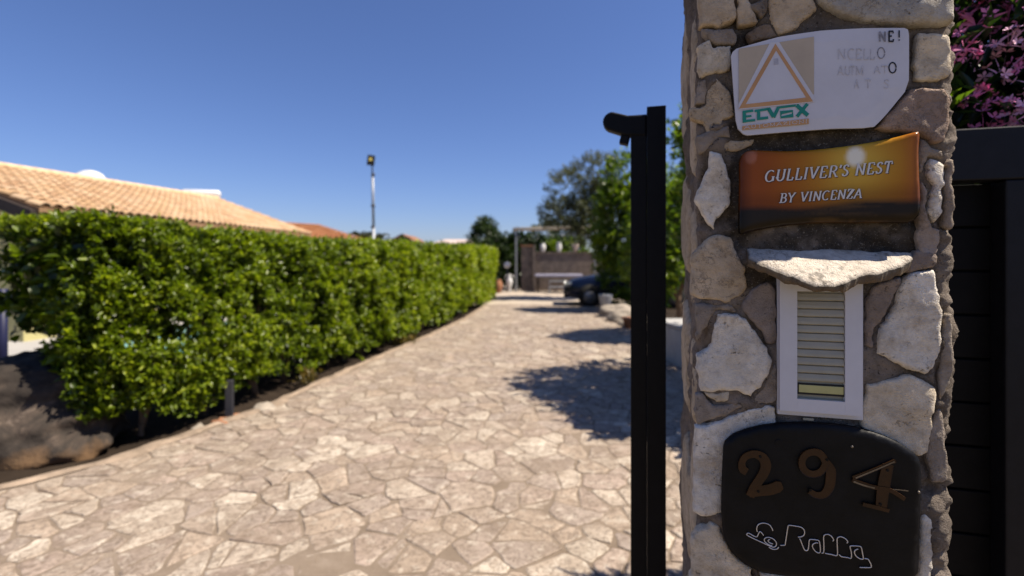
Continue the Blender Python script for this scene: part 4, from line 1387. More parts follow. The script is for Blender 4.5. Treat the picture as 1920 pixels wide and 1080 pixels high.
# the leaves nearest the camera and in the picture become parts of their own
pu = 960 + FPX * pk[0][:, 0] / pk[0][:, 1]
pv = HORIZON - FPX * (pk[0][:, 2] - CAM_H) / pk[0][:, 1]
invw = (pu > 1795) & (pu < 1925) & (pv > -10) & (pv < 245)
order = np.argsort(np.where(invw, np.linalg.norm(pk[0] - np.array([0, 0, CAM_H]), axis=1), 1e9))
own = order[:min(240, int(invw.sum()))]
mask = np.ones(len(pk[0]), bool); mask[own] = False
leaf_obj('foliage', *[p[mask] for p in pk], M['oleander_leaf'], ole)
for i in own:
    o = leaf_obj('leaf', *[p[i:i + 1] for p in pk], M['oleander_leaf'], ole, stuff=False)
def flower_cluster_mesh(nf, mat, name):
    mb = MB()
    mb.v.append((0, 0, -.02))
    for f in range(nf):
        c = Vector((random.gauss(0, .035), random.gauss(0, .035), random.gauss(0, .03)))
        ax = (c + Vector((0, -.02, .04))).normalized()
        q = ax.to_track_quat('Z', 'Y')
        ci = len(mb.v)
        mb.v += [tuple(c), tuple(c * .5 + Vector((.003, 0, 0)))]
        mb.f.append([0, ci + 1, ci])
        for p in range(5):
            a = p * 2 * math.pi / 5 + random.uniform(-.15, .15)
            u1 = q @ Vector((math.cos(a), math.sin(a), .35))
            u2 = q @ Vector((math.cos(a + .42), math.sin(a + .42), .25))
            u3 = q @ Vector((math.cos(a - .42), math.sin(a - .42), .25))
            s = random.uniform(.016, .023)
            b0 = len(mb.v)
            mb.v += [tuple(c + u3 * s * .8), tuple(c + u1 * s * 1.15), tuple(c + u2 * s * .8)]
            mb.f.append([ci, b0, b0 + 1, b0 + 2])
    me = bpy.data.meshes.new(name)
    me.from_pydata([tuple(v) for v in mb.v], [], mb.f)
    me.materials.append(mat)
    return me
fm = [flower_cluster_mesh(12, M['petal'], 'flower_cluster'), flower_cluster_mesh(10, M['petal_pale'], 'flower_cluster'), flower_cluster_mesh(15, M['petal'], 'flower_cluster')]
nfl = 0
flw = []
for _ in range(20000):
    if nfl >= 20: break
    d = unit(rng.normal(0, 1, (1, 3)))[0]
    p = np.array([2.05, 1.62, 1.52]) + d * np.array([.95, .42, 1.18]) * random.uniform(1.0, 1.12)
    fu, fv = 960 + FPX * p[0] / p[1], HORIZON - FPX * (p[2] - CAM_H) / p[1]
    if not (1800 < fu < 1960 and -40 < fv < 250 and p[1] < 1.56): continue
    if any((fu - a) ** 2 + (fv - b_) ** 2 < 40 ** 2 for a, b_ in flw): continue
    flw.append((fu, fv))
    o = bpy.data.objects.new('flower_cluster', fm[nfl % 3]); link(o, ole)
    o.location = Vector(p) - Vector((2.05, 1.72, -.04)); o.rotation_euler = (random.uniform(-.5, .5), random.uniform(-.5, .5), random.uniform(0, 6)); o.scale = [random.uniform(.55, .9)] * 3
    nfl += 1

# ------------------------------------------------------------------ clipped hedge left of the driveway
hedge = thing('clipped_hedge', 'long clipped green hedge running along the left edge of the driveway', 'hedge', (-2.6, 6.1, -.05))
HY = np.array([3.95, 4.4, 5.0, 6.1, 7.5, 9.7, 12.5, 15.6, 20.0])
HX = np.array([-3.42, -3.10, -2.88, -2.68, -2.38, -1.94, -1.44, -1.05, -.75])
def hedge_x(y): return np.interp(y, HY, HX)
def hedge_n(y):
    sl = (hedge_x(y + .25) - hedge_x(y - .25)) / .5
    return unit(np.c_[np.ones_like(y), -sl, np.zeros_like(y)])
HT = 1.62
def htop(y): return np.interp(y, [4.0, 4.8, 6.5, 8.2, 12.0, 20.0], [1.88, 1.82, 1.77, 1.80, 1.84, 1.91])
def lump(C, sc=1.35, amp=.13): return fbm(C * sc, 131, 3) * amp
def warp_y(n_):
    t = rng.random(n_) ** 1.75       # denser near the camera
    return 3.95 + 16.0 * t
packs = []
# front face
n = 12500
y = warp_y(n); z = rng.random(n) ** .92
top = htop(y); z0 = .07 + .13 * (fbm(np.c_[y * 1.5, y * 0, y * 0], 135, 2) + .3)
z = z0 + (top - z0) * z
C = np.c_[hedge_x(y), y, z]; N_ = hedge_n(y)
l = lump(C) + fbm(C * 4.2, 137, 2) * .05
rnd_ = np.clip((z - (top - .16)) / .16, 0, 1) * .10 + np.clip((z0 + .25 - z) / .25, 0, 1) * .02
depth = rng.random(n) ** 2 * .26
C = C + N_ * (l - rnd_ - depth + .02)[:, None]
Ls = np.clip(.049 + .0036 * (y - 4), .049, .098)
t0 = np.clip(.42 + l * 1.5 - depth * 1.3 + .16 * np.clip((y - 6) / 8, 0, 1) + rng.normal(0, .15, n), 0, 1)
holes = fbm(C * 4.2, 145, 3) > -.34
C, N_, Ls, t0, n = C[holes], N_[holes], Ls[holes], t0[holes], int(holes.sum())
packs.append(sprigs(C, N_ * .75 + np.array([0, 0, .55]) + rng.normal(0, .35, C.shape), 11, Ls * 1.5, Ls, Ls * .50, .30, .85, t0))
# top
n = 3600
y = warp_y(n)
w = rng.random(n) * HT
N_ = hedge_n(y)
C = np.c_[hedge_x(y), y, htop(y)] - N_ * w[:, None]
C[:, 2] += fbm(C * 1.6, 141, 3) * .02 - rng.random(n) ** 2 * .14 - .02
Ls = np.clip(.049 + .0036 * (y - 4), .049, .098)
packs.append(sprigs(C, np.array([0, 0, 1]) + rng.normal(0, .4, C.shape), 10, Ls * 1.4, Ls, Ls * .5, .45, .8, np.clip(.52 + rng.normal(0, .16, n), 0, 1)))
# near end, facing the camera and in shade
n = 1700
w = rng.random(n) * (HT + .1)
n0 = hedge_n(np.array([4.2]))[0]; t0v = np.array([-n0[1], n0[0], 0])
z0 = .14 + .36 * np.clip(w / .5, 0, 1) + .42 * np.clip((w - .5) / .2, 0, 1)
z = z0 + (1.9 - z0) * rng.random(n)
C = np.array([-3.42, 3.95, 0]) - n0 * w[:, None] + np.c_[np.zeros((n, 2)), z]
l = lump(C) + fbm(C * 4, 137, 2) * .05
C = C - t0v * (l + .05 - rng.random(n) ** 2 * .25)[:, None]
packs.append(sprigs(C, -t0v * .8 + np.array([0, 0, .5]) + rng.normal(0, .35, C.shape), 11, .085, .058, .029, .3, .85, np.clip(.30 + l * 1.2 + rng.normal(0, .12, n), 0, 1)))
# far end and back
n = 1500
y = 3.95 + 16 * rng.random(n); N_ = hedge_n(y)
C = np.c_[hedge_x(y), y, .2 + 1.65 * rng.random(n)] - N_ * HT + N_ * (rng.random(n) * .1)[:, None]
packs.append(sprigs(C, -N_ + rng.normal(0, .4, C.shape), 9, .13, .10, .06, .3, .85))
n = 260
C = np.array([-.75, 20, 0]) + np.c_[-rng.random(n) * HT, rng.random(n) * .15, .3 + 1.7 * rng.random(n)]
packs.append(sprigs(C, np.array([.3, .9, .3]) + rng.normal(0, .4, C.shape), 10, .13, .10, .06, .3, .85))
# inner growth that closes the hedge
n = 5200
y = warp_y(n); N_ = hedge_n(y)
C = np.c_[hedge_x(y), y, .30 + 1.45 * rng.random(n)] - N_ * (.25 + (HT - .4) * rng.random(n))[:, None]
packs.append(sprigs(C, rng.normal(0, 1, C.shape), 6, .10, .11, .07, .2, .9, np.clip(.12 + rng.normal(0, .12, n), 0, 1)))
# single shoots that escaped the shears
for (yy, ln) in ((6.4, .16), (5.4, .08), (7.7, .12), (8.4, .10), (11, .12), (4.6, .07), (9.3, .08)):
    c = np.array([[float(hedge_x(yy)) - .25, yy, float(htop(yy))]])
    packs.append(sprigs(np.repeat(c, 2, 0), np.tile(np.array([[.1, .05, 1]]), (2, 1)), 7, ln, .055, .026, .5, .7))
hp = cat(*packs)
behind = hedge_x(hp[0][:, 1]) - hp[0][:, 0]
low = (hp[0][:, 2] < .93 + .06 * np.sin(hp[0][:, 0] * 9)) & (behind > .62) & (hp[0][:, 1] < 6.4)
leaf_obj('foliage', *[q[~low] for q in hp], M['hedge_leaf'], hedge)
for yy in np.arange(4.35, 19, .62):
    yy = float(yy) + random.uniform(-.1, .1)
    xx = float(hedge_x(yy)) - random.uniform(.18, .40)
    mb = MB()
    for b_ in range(random.choice((2, 3))):
        mb.tube([(xx + .02 * b_, yy, -.06), (xx + random.uniform(-.12, .12), yy + random.uniform(-.15, .15), .45), (xx + random.uniform(-.3, .2), yy + random.uniform(-.3, .3), 1.5)], [.026, .018, .008], 6)
    mb.build('stem', M['bark'], hedge, True)

def stray(name, label, cat_, cx, cy, n, rad, L, mat, hgt=.1, group=None):
    th_ = thing(name, label, cat_, (cx, cy, -.05), group=group)
    a = rng.random(n) * 6.283; r = rad * np.sqrt(rng.random(n))
    C = np.c_[cx + r * np.cos(a), cy + r * np.sin(a), -.04 + hgt * rng.random(n) * .5]
    leaf_obj('foliage', *sprigs(C, np.array([0, 0, 1]) + rng.normal(0, .4, C.shape), 6, hgt, L, L * .35, .4, .8), mat, th_)
    return th_
M['dry_weed'] = leaf_mat('dry_weed', (0.0528, 0.0462, 0.0099), (0.1056, 0.0792, 0.0132), (0.1716, 0.1122, 0.0198), .3)
stray('weed', 'yellowing weed at the kerb nearest the grey fence post', 'weed', -2.56, 6.05, 40, .14, .05, M['dry_weed'], .16, 'weeds along the kerb')
stray('weed', 'yellowing weed at the kerb under the far half of the hedge', 'weed', -1.98, 8.9, 60, .2, .05, M['dry_weed'], .14, 'weeds along the kerb')

# grey post, pot shard and little stones at the foot of the hedge
fp = thing('fence_post', 'short grey post at the foot of the hedge beside the kerb', 'post', (-2.84, 4.86, -.06))
MB().box((-2.84, 4.86, .14), (.07, .07, .38), .3).build('shaft', M['dark_grey'], fp, bevel=.006)
MB().box((-2.84, 4.86, -.045), (.16, .16, .03), .3).build('base_plate', M['terracotta'], fp, bevel=.004)
def rock(name, label, cat_, c, r, seed, mat, parent=None, n=28, rough=.28, group=None, squash=None):
    V, F = [], []
    for i in range(n // 2 + 1):
        for j in range(n):
            a, b_ = math.pi * i / (n // 2), 2 * math.pi * j / n
            V.append((math.sin(a) * math.cos(b_), math.sin(a) * math.sin(b_), math.cos(a)))
    V = np.array(V)
    V = V * (1 + rough * fbm(V * 1.3 + seed * 3.1, 151 + seed, 4))[:, None]
    if n > 60:
        V = V * (1 - .09 * np.abs(fbm(V * np.array([1.3, 1.3, 2.2]) + 5, 181, 3)) + .006 * fbm(V * 9, 183, 3))[:, None]
    pl_ = fbm(V * 2.5 + seed, 157, 2)
    V = V * (1 + .1 * np.sign(pl_) * np.minimum(np.abs(pl_), .5))[:, None]
    V = V * np.array(r)
    for i in range(n // 2):
        for j in range(n):
            k = (j + 1) % n
            F.append((i * n + j, (i + 1) * n + j, (i + 1) * n + k, i * n + k))
    o = mesh_obj(name, V, F, mat, parent, True)
    o.location = c
    if label:
        tag(o, label, cat_, group)
    return o
rock('stone_block', 'pale stone lying beside the foot of the grey post', 'stone', (-2.56, 5.0, -.02), (.14, .10, .075), 3, M['pale_rock'])
rock('stone_block', 'small grey stone just left of the foot of the grey post', 'stone', (-2.88, 4.46, -.03), (.07, .06, .05), 4, M['pale_rock'])
rock('pot_shard', 'reddish broken shard against the foot of the grey post', 'shard', (-2.76, 4.56, -.02), (.075, .05, .055), 5, M['terracotta'])
rock('boulder', 'big dark lichened boulder under the near end of the hedge', 'boulder', (-4.26, 4.17, .16), (.86, .60, .52), 2, M['rock'], n=130, rough=.22)
bp = thing('dark_post', 'thin dark blue post at the left edge behind the boulder', 'post', (-5.9, 5.6, -.08))
MB().tube([(-5.9, 5.6, -.08), (-5.9, 5.6, 1.2)], .045, 12).build('shaft', M['blue_post'], bp, True)
MB().tube([(-5.9, 5.6, -.08), (-5.9, 5.6, -.04)], .09, 12).build('foot', M['blue_post'], bp, True)

# ------------------------------------------------------------------ big house with tiled roof behind the hedge
house = thing('tiled_house', 'low house with long tan barrel tile roof behind the hedge on the left', 'house', (-10.5, 14, -.1))
Aq, Dq = Vector((-8.8, 9.0, 2.5)), Vector((-7.9, 19.1, 2.5))
Bq, Cq = Vector((-12.72, 9.75, 3.74)), Vector((-10.95, 18.0, 3.74))
def roof_pt(s, t): return (Aq.lerp(Dq, s)).lerp(Bq.lerp(Cq, s), t)
# roof deck
V, F = [], []
for i in range(13):
    for j in range(5):
        V.append(roof_pt(i / 12, j / 4))
for i in range(12):
    for j in range(4):
        a = i * 5 + j
        F.append((a, a + 5, a + 6, a + 1))
nv = len(V)
V += [p - Vector((0, 0, .10)) for p in V[:nv]]
for k in range(12):
    F.append((k * 5, nv + k * 5, nv + (k + 1) * 5, (k + 1) * 5))
for j in range(4):
    F.append((j, j + 1, nv + j + 1, nv + j)); F.append((60 + j, nv + 60 + j, nv + 61 + j, 61 + j))
# far slope of the roof
b1, b2 = Vector((-16.6, 10.9, 2.5)), Vector((-14.3, 18.9, 2.5))
q0 = len(V); V += [Bq, Cq, b2, b1, Dq]
F.append((q0, q0 + 1, q0 + 2, q0 + 3)); F.append((q0 + 1, q0 + 4, q0 + 2))
roof = mesh_obj('roof', V, F, M['roof_deck'], house, False, None, True)
def tile_mesh(name, col, L_=.42, r=.098, n=6):
    V, F = [], []
    for k, (z, rr) in enumerate(((0, r), (L_, r * .86))):
        for i in range(n + 1):
            a = math.pi * i / n
            V.append((rr * math.cos(a), z, rr * .75 * math.sin(a) + (.028 if k == 0 else .0)))
    for i in range(n):
        F.append((i, i + 1, n + 2 + i, n + 1 + i))
    o0 = len(V)
    for i in range(n + 1):
        a = math.pi * i / n
        V.append(((r - .018) * math.cos(a), 0, (r - .018) * .75 * math.sin(a) + .028))
    for i in range(n):
        F.append((i + 1, i, o0 + i, o0 + i + 1))
    me = bpy.data.meshes.new(name)
    me.from_pydata(V, [], F)
    me.materials.append(M['roof_tile'])
    me.polygons.foreach_set('use_smooth', [k < n for k in range(len(F))])
    set_col(me, np.array(col))
    return me
TANS = [(0.4216, 0.279, 0.1612), (0.3844, 0.248, 0.1364), (0.4588, 0.3224, 0.1984), (0.3472, 0.217, 0.124), (0.434, 0.3038, 0.1922)]
tms = [tile_mesh('tile', c) for c in TANS]
cols_ = int((Dq - Aq).length / .225)
rows_ = int((Bq - Aq).length / .36)
tl = []
for i in range(cols_):
    for j in range(rows_):
        s, t = (i + .5) / cols_, j / rows_
        p = roof_pt(s, t)
        tl.append((p, s, t))
tl.sort(key=lambda q: (q[0] - Vector((0, 0, CAM_H))).length)
rinv = root_inverse(house)
rest = MB(); rest_c = []
for k, (p, s, t) in enumerate(tl):
    upv = (Bq.lerp(Cq, s) - Aq.lerp(Dq, s)).normalized()
    al = (roof_pt(min(s + .01, 1), t) - roof_pt(max(s - .01, 0), t)).normalized()
    nz = al.cross(upv).normalized()
    if nz.z < 0: nz = -nz
    xx = upv.cross(nz).normalized()
    m = Matrix(((xx.x, upv.x, nz.x, p.x), (xx.y, upv.y, nz.y, p.y), (xx.z, upv.z, nz.z, p.z + .012), (0, 0, 0, 1)))
    m = m @ Matrix.Rotation(random.gauss(0, .02), 4, 'Z')
    me = tms[random.randrange(5)]
    if k < 300:
        o = bpy.data.objects.new('tile', me); link(o, roof)
        o.matrix_local = rinv @ m
    else:
        c_ = np.array(TANS[random.randrange(5)])
        rest.add([m @ v.co for v in me.vertices], [list(f.vertices) for f in me.polygons])
        rest_c.append(np.tile(c_, (len(me.vertices), 1)))
o = rest.build('roof_tiling', M['roof_tile'], roof, col=np.vstack(rest_c)); o['kind'] = 'stuff'
mb = MB()
for k in range(26):
    a, b_ = Bq.lerp(Cq, k / 26), Bq.lerp(Cq, (k + 1) / 26)
    mb.tube([a + Vector((0, 0, .02)), b_ + Vector((0, 0, .035))], [.12, .10], 10)
mb.build('ridge_cap', M['roof_tile'], roof, True, col=(.60, .42, .25))
MB().add([Aq + Vector((-.06, -.10, -.05)), Bq + Vector((-.02, -.10, -.05)), Bq + Vector((-.02, -.10, -.27)), Aq + Vector((-.06, -.10, -.27)),
          Aq + Vector((-.06, .02, -.05)), Bq + Vector((-.02, .02, -.05)), Bq + Vector((-.02, .02, -.27)), Aq + Vector((-.06, .02, -.27))],
         [(0, 1, 2, 3), (7, 6, 5, 4), (0, 4, 5, 1), (3, 2, 6, 7), (0, 3, 7, 4), (1, 5, 6, 2)]).build('verge_board', M['dark_wood'], house)
wc = [(-9.6, 9.5), (-8.8, 18.6), (-13.8, 18.6), (-16.2, 11.2), (-13.0, 10.2)]
V = [(x, y, -.1) for x, y in wc] + [(x, y, 2.46) for x, y in wc[:4]] + [(wc[4][0], wc[4][1], 3.55)]
nW = len(wc)
mesh_obj('wall', V, [(i, (i + 1) % nW, nW + (i + 1) % nW, nW + i) for i in range(nW)], M['cream_wall'], house, False, None, True)
for yy in (11.6, 14.6):
    xw = np.interp(yy, [9.5, 18.6], [-9.6, -8.8])
    w = MB().box((xw + .03, yy, 1.35), (.10, 1.15, 1.3), .09).build('window', M['white_paint'], house)
    MB().box((xw + .085, yy, 1.35), (.02, 1.0, 1.15), .09).build('pane', M['car_glass'], w)

dish = thing('satellite_dish', 'white satellite dish peeping over the tan roof ridge', 'satellite dish', (-12.55, 13.9, 3.6))
mb = MB()
prof = [(.001 + .45 * i / 8, .22 * (i / 8) ** 2) for i in range(9)]
V, F = [], []
q = Vector((-.30, .75, -.10)).normalized().to_track_quat('Z', 'Y')
for r, z in prof:
    for k in range(24):
        a = 2 * math.pi * k / 24
        V.append(Vector((-12.30, 13.95, 3.73)) + q @ Vector((r * math.cos(a), r * math.sin(a), z)))
for i in range(8):
    for k in range(24):
        F.append((i * 24 + k, i * 24 + (k + 1) % 24, (i + 1) * 24 + (k + 1) % 24, (i + 1) * 24 + k))
mb.add(V, F).build('reflector', M['white_paint'], dish, True)
MB().tube([(-12.55, 13.98, 3.2), (-12.55, 13.98, 3.66)], .03, 8).build('mast', M['grey_metal'], dish, True)
tank = thing('water_tank', 'white horizontal water heater tank on the roof ridge', 'water tank', (-11.6, 18.2, 3.6))
MB().tube([(-12.25, 18.0, 3.98), (-12.20, 18.0, 3.98), (-11.1, 18.3, 3.98), (-11.05, 18.31, 3.98)], [.10, .155, .155, .10], 16).build('cylinder', M['white_paint'], tank, True)
for xx, yy in ((-11.95, 18.08), (-11.35, 18.23)):
    MB().box((xx, yy, 3.74), (.06, .06, .30)).build('support', M['grey_metal'], tank)

# second house, redder roof
h2 = thing('red_roofed_house', 'farther house with reddish tile roof just right of the tan roof', 'house', (-14, 32, -.1))
RB0, RB1 = Vector((-15.2, 29.6, 3.80)), Vector((-12.7, 31.5, 3.75))
RE0, RE1 = Vector((-13.2, 26.5, 2.70)), Vector((-8.6, 28.6, 2.62))
mb = MB(); mb.add([RE0, RE1, RB1, RB0, Vector((-17.5, 33, 2.7)), Vector((-12.5, 35, 2.7))], [(0, 1, 2, 3), (3, 2, 5, 4), (1, 5, 2), (0, 3, 4)])
rf2 = mb.build('roof', plain('red_roof_deck', (.40, .17, .08), .9, .2, 0, .2, 3), h2)
mb = MB(); cc = []
REDS = [(0.4092, 0.1782, 0.0792), (0.3564, 0.1518, 0.066), (0.4488, 0.2178, 0.1056)]
tmr = tile_mesh('tile', REDS[0])
nc, nr_ = 22, 9
for i in range(nc):
    for j in range(nr_):
        s, t = (i + .5) / nc, j / nr_
        p = (RE0.lerp(RE1, s)).lerp(RB0.lerp(RB1, s), t)
        upv = (RB0.lerp(RB1, s) - RE0.lerp(RE1, s)).normalized()
        al = (RE1 - RE0).normalized(); nz = al.cross(upv).normalized()
        if nz.z < 0: nz = -nz
        xx = upv.cross(nz).normalized()
        m = Matrix(((xx.x, upv.x, nz.x, p.x), (xx.y, upv.y, nz.y, p.y), (xx.z, upv.z, nz.z, p.z + .015), (0, 0, 0, 1)))
        mb.add([m @ v.co for v in tmr.vertices], [list(f.vertices) for f in tmr.polygons])
        cc.append(np.tile(np.array(random.choice(REDS)), (len(tmr.vertices), 1)))
o = mb.build('roof_tiling', M['roof_tile'], rf2, col=np.vstack(cc)); o['kind'] = 'stuff'
mb = MB()
wv = [(-13.0, 27.0), (-9.2, 28.9), (-12.5, 34.3), (-16.9, 32.6)]
mb.add([(x, y, -.1) for x, y in wv] + [(x, y, 2.6) for x, y in wv], [(i, (i + 1) % 4, 4 + (i + 1) % 4, 4 + i) for i in range(4)]).build('wall', M['cream_wall'], h2)
MB().box((-11.6, 27.65, 1.3), (.9, .1, 1.1), .46).build('window', M['dark_wood'], h2)

h3 = thing('yellow_gabled_house', 'small yellow gabled house far off, just right of the floodlight pole', 'house', (-10.2, 46, -.1))
mb = MB(); mb.add([(-11.6, 45, -.1), (-8.9, 45, -.1), (-8.9, 45, 3.0), (-10.2, 45, 3.75), (-11.6, 45, 3.0), (-11.6, 51, -.1), (-8.9, 51, -.1), (-8.9, 51, 3.0), (-10.2, 51, 3.75), (-11.6, 51, 3.0)],
       [(0, 1, 2, 3, 4), (9, 8, 7, 6, 5), (1, 6, 7, 2), (0, 4, 9, 5)]).build('wall', M['yellow_wall'], h3)
mb = MB()
for sx_ in (-1, 1):
    a = Vector((-10.2, 44.7, 3.86)); b_ = Vector((-10.2 + sx_ * 1.65, 44.7, 2.98)); e = Vector((0, 6.6, 0)); dn = Vector((0, 0, -.12))
    mb.add([a, b_, b_ + e, a + e, a + dn, b_ + dn, b_ + e + dn, a + e + dn], [(0, 1, 2, 3), (7, 6, 5, 4), (0, 4, 5, 1), (1, 5, 6, 2), (3, 2, 6, 7)])
mb.build('roof', M['brick_cap'], h3)
MB().box((-10.2, 44.97, 2.3), (.7, .06, .9)).build('window', M['dark_wood'], h3)

h4 = thing('pale_roofed_house', 'distant house with pale pinkish roof left of the bushy palm', 'house', (-4.5, 42, -.1))
mb = MB(); mb.add([(-6.6, 40, -.1), (-2.9, 40, -.1), (-2.9, 46, -.1), (-6.6, 46, -.1), (-6.6, 40, 2.55), (-2.9, 40, 2.55), (-2.9, 46, 2.55), (-6.6, 46, 2.55)],
       [(0, 1, 5, 4), (1, 2, 6, 5), (2, 3, 7, 6), (3, 0, 4, 7)]).build('wall', M['white_render'], h4)
MB().add([(-7.0, 39.6, 2.72), (-2.4, 39.6, 2.60), (-3.6, 43, 3.25), (-5.9, 43, 3.28), (-2.4, 46.4, 2.6), (-7, 46.4, 2.6), (-7.0, 39.6, 2.56), (-2.4, 39.6, 2.45)],
         [(0, 1, 2, 3), (1, 4, 2), (3, 2, 4, 5), (0, 3, 5), (6, 7, 1, 0)]).build('roof', M['pink_roof'], h4)
MB().box((-4.6, 39.98, 1.4), (.9, .06, 1.0)).build('window', M['dark_wood'], h4)

# floodlight pole
pole = thing('floodlight_pole', 'tall pale pole with black floodlight rising behind the hedge', 'lamp post', (-4.60, 16, -.08))
MB().tube([(-4.56, 16, -.08), (-4.585, 16, 2.6)], .052, 10).build('lower_tube', M['grey_metal'], pole, True)
MB().tube([(-4.585, 16, 2.6), (-4.61, 16, 4.35)], .042, 10).build('upper_tube', M['grey_metal'], pole, True)
MB().tube([(-4.61, 16, 4.33), (-4.63, 16, 4.62)], .026, 8).build('bracket', M['dark_grey'], pole, True)
for z in (2.6, 3.3, 4.33):
    MB().tube([(-4.6, 16, z - .04), (-4.6, 16, z + .04)], .065 if z < 4 else .06, 10).build('collar', M['dark_grey'], pole, True)
lamp = MB().box((-4.66, 15.98, 4.80), (.24, .10, .34), .25, .10, -.25).build('floodlight', M['black_metal'], pole, bevel=.015)
MB().box((-4.655, 15.915, 4.82), (.09, .012, .11), .25, .10, -.25).build('led', M['led'], lamp)

# ------------------------------------------------------------------ far end of the drive
def shrub(name, label, cat_, lobes, n, K, L, W, twig, mat, base, trunk=None, thr=-.25, ns=1.6, group=None, inner=.5, limbs=0, bark=None, upb=.35):
    th_ = thing(name, label, cat_, base, group=group)
    leaf_obj('foliage', *crown(lobes, n, K, L, W, twig, thr, ns, inner, random.randrange(500), upb), mat, th_)
    if trunk:
        ends = [(l[0] + random.uniform(-.3, .3), l[1] + random.uniform(-.2, .2), l[2] + random.uniform(-.2, .3)) for l in lobes][:max(limbs, 1)]
        trunk_obj(th_, base, trunk[0], trunk[1], trunk[2], bark or M['bark'], ends)
    return th_
# right-hand side of the driveway
shrub('broadleaf_tree', 'leafy green tree behind the stone pillar, seen in the slit beside the black post', 'tree',
      [(3.0, 5.2, 2.35, 1.05, 1.25, .95), (2.60, 5.7, 2.9, .66, .9, .55), (3.7, 5.3, 2.2, 1.1, 1.4, .9), (2.95, 6.4, 1.9, .75, .8, .6), (2.75, 4.4, 1.9, .85, .75, .65), (2.75, 3.95, 1.4, .55, .45, .4), (2.75, 5.3, 2.2, .8, .9, .7)], 4200, 12, .080, .044, .16, M['bush_leaf'], (3.0, 5.3, -.04), ((2.8, 5.3, 1.9), .09, .05), -.30, limbs=5)
shrub('orchard_tree', 'smaller green tree beside the black post, shading the middle of the driveway', 'tree',
      [(3.15, 9.4, 2.1, .85, .7, .85), (2.75, 9.2, 1.5, .6, .55, .5), (3.7, 9.6, 2.4, .8, .8, .8)], 1300, 12, .085, .042, .18, M['bush_leaf'], (3.2, 9.4, -.04), ((3.2, 9.4, 1.6), .08, .05), -.35, limbs=3)
shrub('tall_laurel', 'tall bright green laurel with glossy leaves between the car and the black post', 'shrub',
      [(3.50, 14.6, 1.3, .90, .8, 1.25), (3.25, 14.2, 2.6, .85, .8, 1.1), (3.5, 14.3, 3.7, .80, .7, .95), (4.4, 14.3, 2.4, 1.0, .9, 2.2), (3.0, 14.0, 3.1, .55, .5, .6), (2.95, 14.1, 1.9, .5, .5, .6)], 2300, 11, .11, .055, .22, M['bush_leaf'], (3.6, 14.3, -.04), ((3.5, 14.3, 2.6), .09, .05), -.45, 1.4, limbs=4)
shrub('olive_tree', 'airy grey green olive tree rising over the garden wall', 'tree',
      [(2.3, 18.6, 4.2, .95, .9, .75), (1.75, 18.4, 3.3, .62, .7, .55), (3.3, 18.8, 4.8, 1.0, .9, .7), (2.6, 18.6, 3.3, .8, .8, .65), (3.6, 18.7, 3.5, 1.0, .9, 1.0), (3.1, 18.3, 2.7, .9, .6, .6)], 2300, 13, .10, .028, .30, M['olive_leaf'], (4.1, 18.7, -.01), ((3.7, 18.7, 2.6), .16, .09), -.20, 1.9, limbs=6, bark=M['dark_bark'])
for i, (c, r, lab) in enumerate([((2.78, 12.9, .08), (.50, .35, .22), 'pale flat boulder edging the driveway below the white planter'),
                                  ((2.88, 12.0, .06), (.46, .42, .22), 'pale rounded boulder edging the driveway, next nearer than the flat one'),
                                  ((2.95, 11.2, .06), (.45, .4, .20), 'low brownish boulder edging the driveway beside the black post')]):
    rock('border_boulder', lab, 'boulder', c, r, 10 + i, M['pale_rock'], n=32, group='boulders edging the driveway on the right')
wl = thing('low_wall', 'low white rendered wall seen in the slit between post and pillar', 'wall', (2.6, 7.2, -.04))
MB().box((2.80, 7.3, .25), (.9, .9, .58), .1).build('wall_body', M['white_render'], wl, bevel=.03)
MB().box((2.80, 7.3, .57), (.96, .96, .05), .1).build('coping', M['white_render'], wl, bevel=.02)
pt = thing('cone_planter', 'white tapering planter standing by the laurel at the driveway edge', 'planter', (2.66, 13.75, -.03))
MB().lathe([(.09, 0), (.11, .03), (.19, .50), (.20, .56), (.18, .57), (.16, .50)], (2.66, 13.75, -.03), 18).build('pot', M['white_render'], pt, True)
tp = thing('terracotta_pot', 'small terracotta pot half hidden by the black post', 'pot', (2.62, 11.1, .0))
MB().lathe([(.10, 0), (.15, .20), (.17, .21), (.17, .25), (.14, .25)], (2.60, 10.7, .0), 16).build('pot', M['terracotta'], tp, True)

# patio wall, piers, pots
gw = thing('garden_wall', 'grey brown garden wall closing the far end of the drive', 'wall', (3, 23.4, -.01))
MB().box((4.2, 23.5, .90), (6.3, .25, 1.82)).build('wall_body', M['grey_wall'], gw)
MB().box((4.2, 23.5, 1.84), (6.4, .33, .06)).build('coping', M['grey_wall'], gw)
MB().box((.72, 23.4, 1.06), (.55, .4, 2.14)).build('pier', M['grey_wall'], gw)
MB().box((1.06, 23.34, 1.10), (.13, .5, 2.2)).build('pilaster', M['grey_wall'], gw)
for i in range(4):
    MB().box((.48 + i * .16, 23.4, 2.17), (.15, .5, .07)).build('brick', M['brick_cap'], gw, bevel=.006)
potdefs = [(1.50, 'white rounded urn on the garden wall, nearest the brick topped pier', [(.09, 0), (.13, .05), (.20, .25), (.17, .40), (.10, .46), (.12, .52)], 'white_paint'),
           (2.28, 'white narrow urn on the garden wall, middle one of three', [(.10, 0), (.12, .05), (.19, .22), (.17, .40), (.13, .48), (.16, .56)], 'white_paint'),
           (3.08, 'pinkish grey flowerpot on the garden wall beside the laurel', [(.12, 0), (.16, .22), (.22, .40), (.22, .46), (.19, .46)], 'pink_roof')]
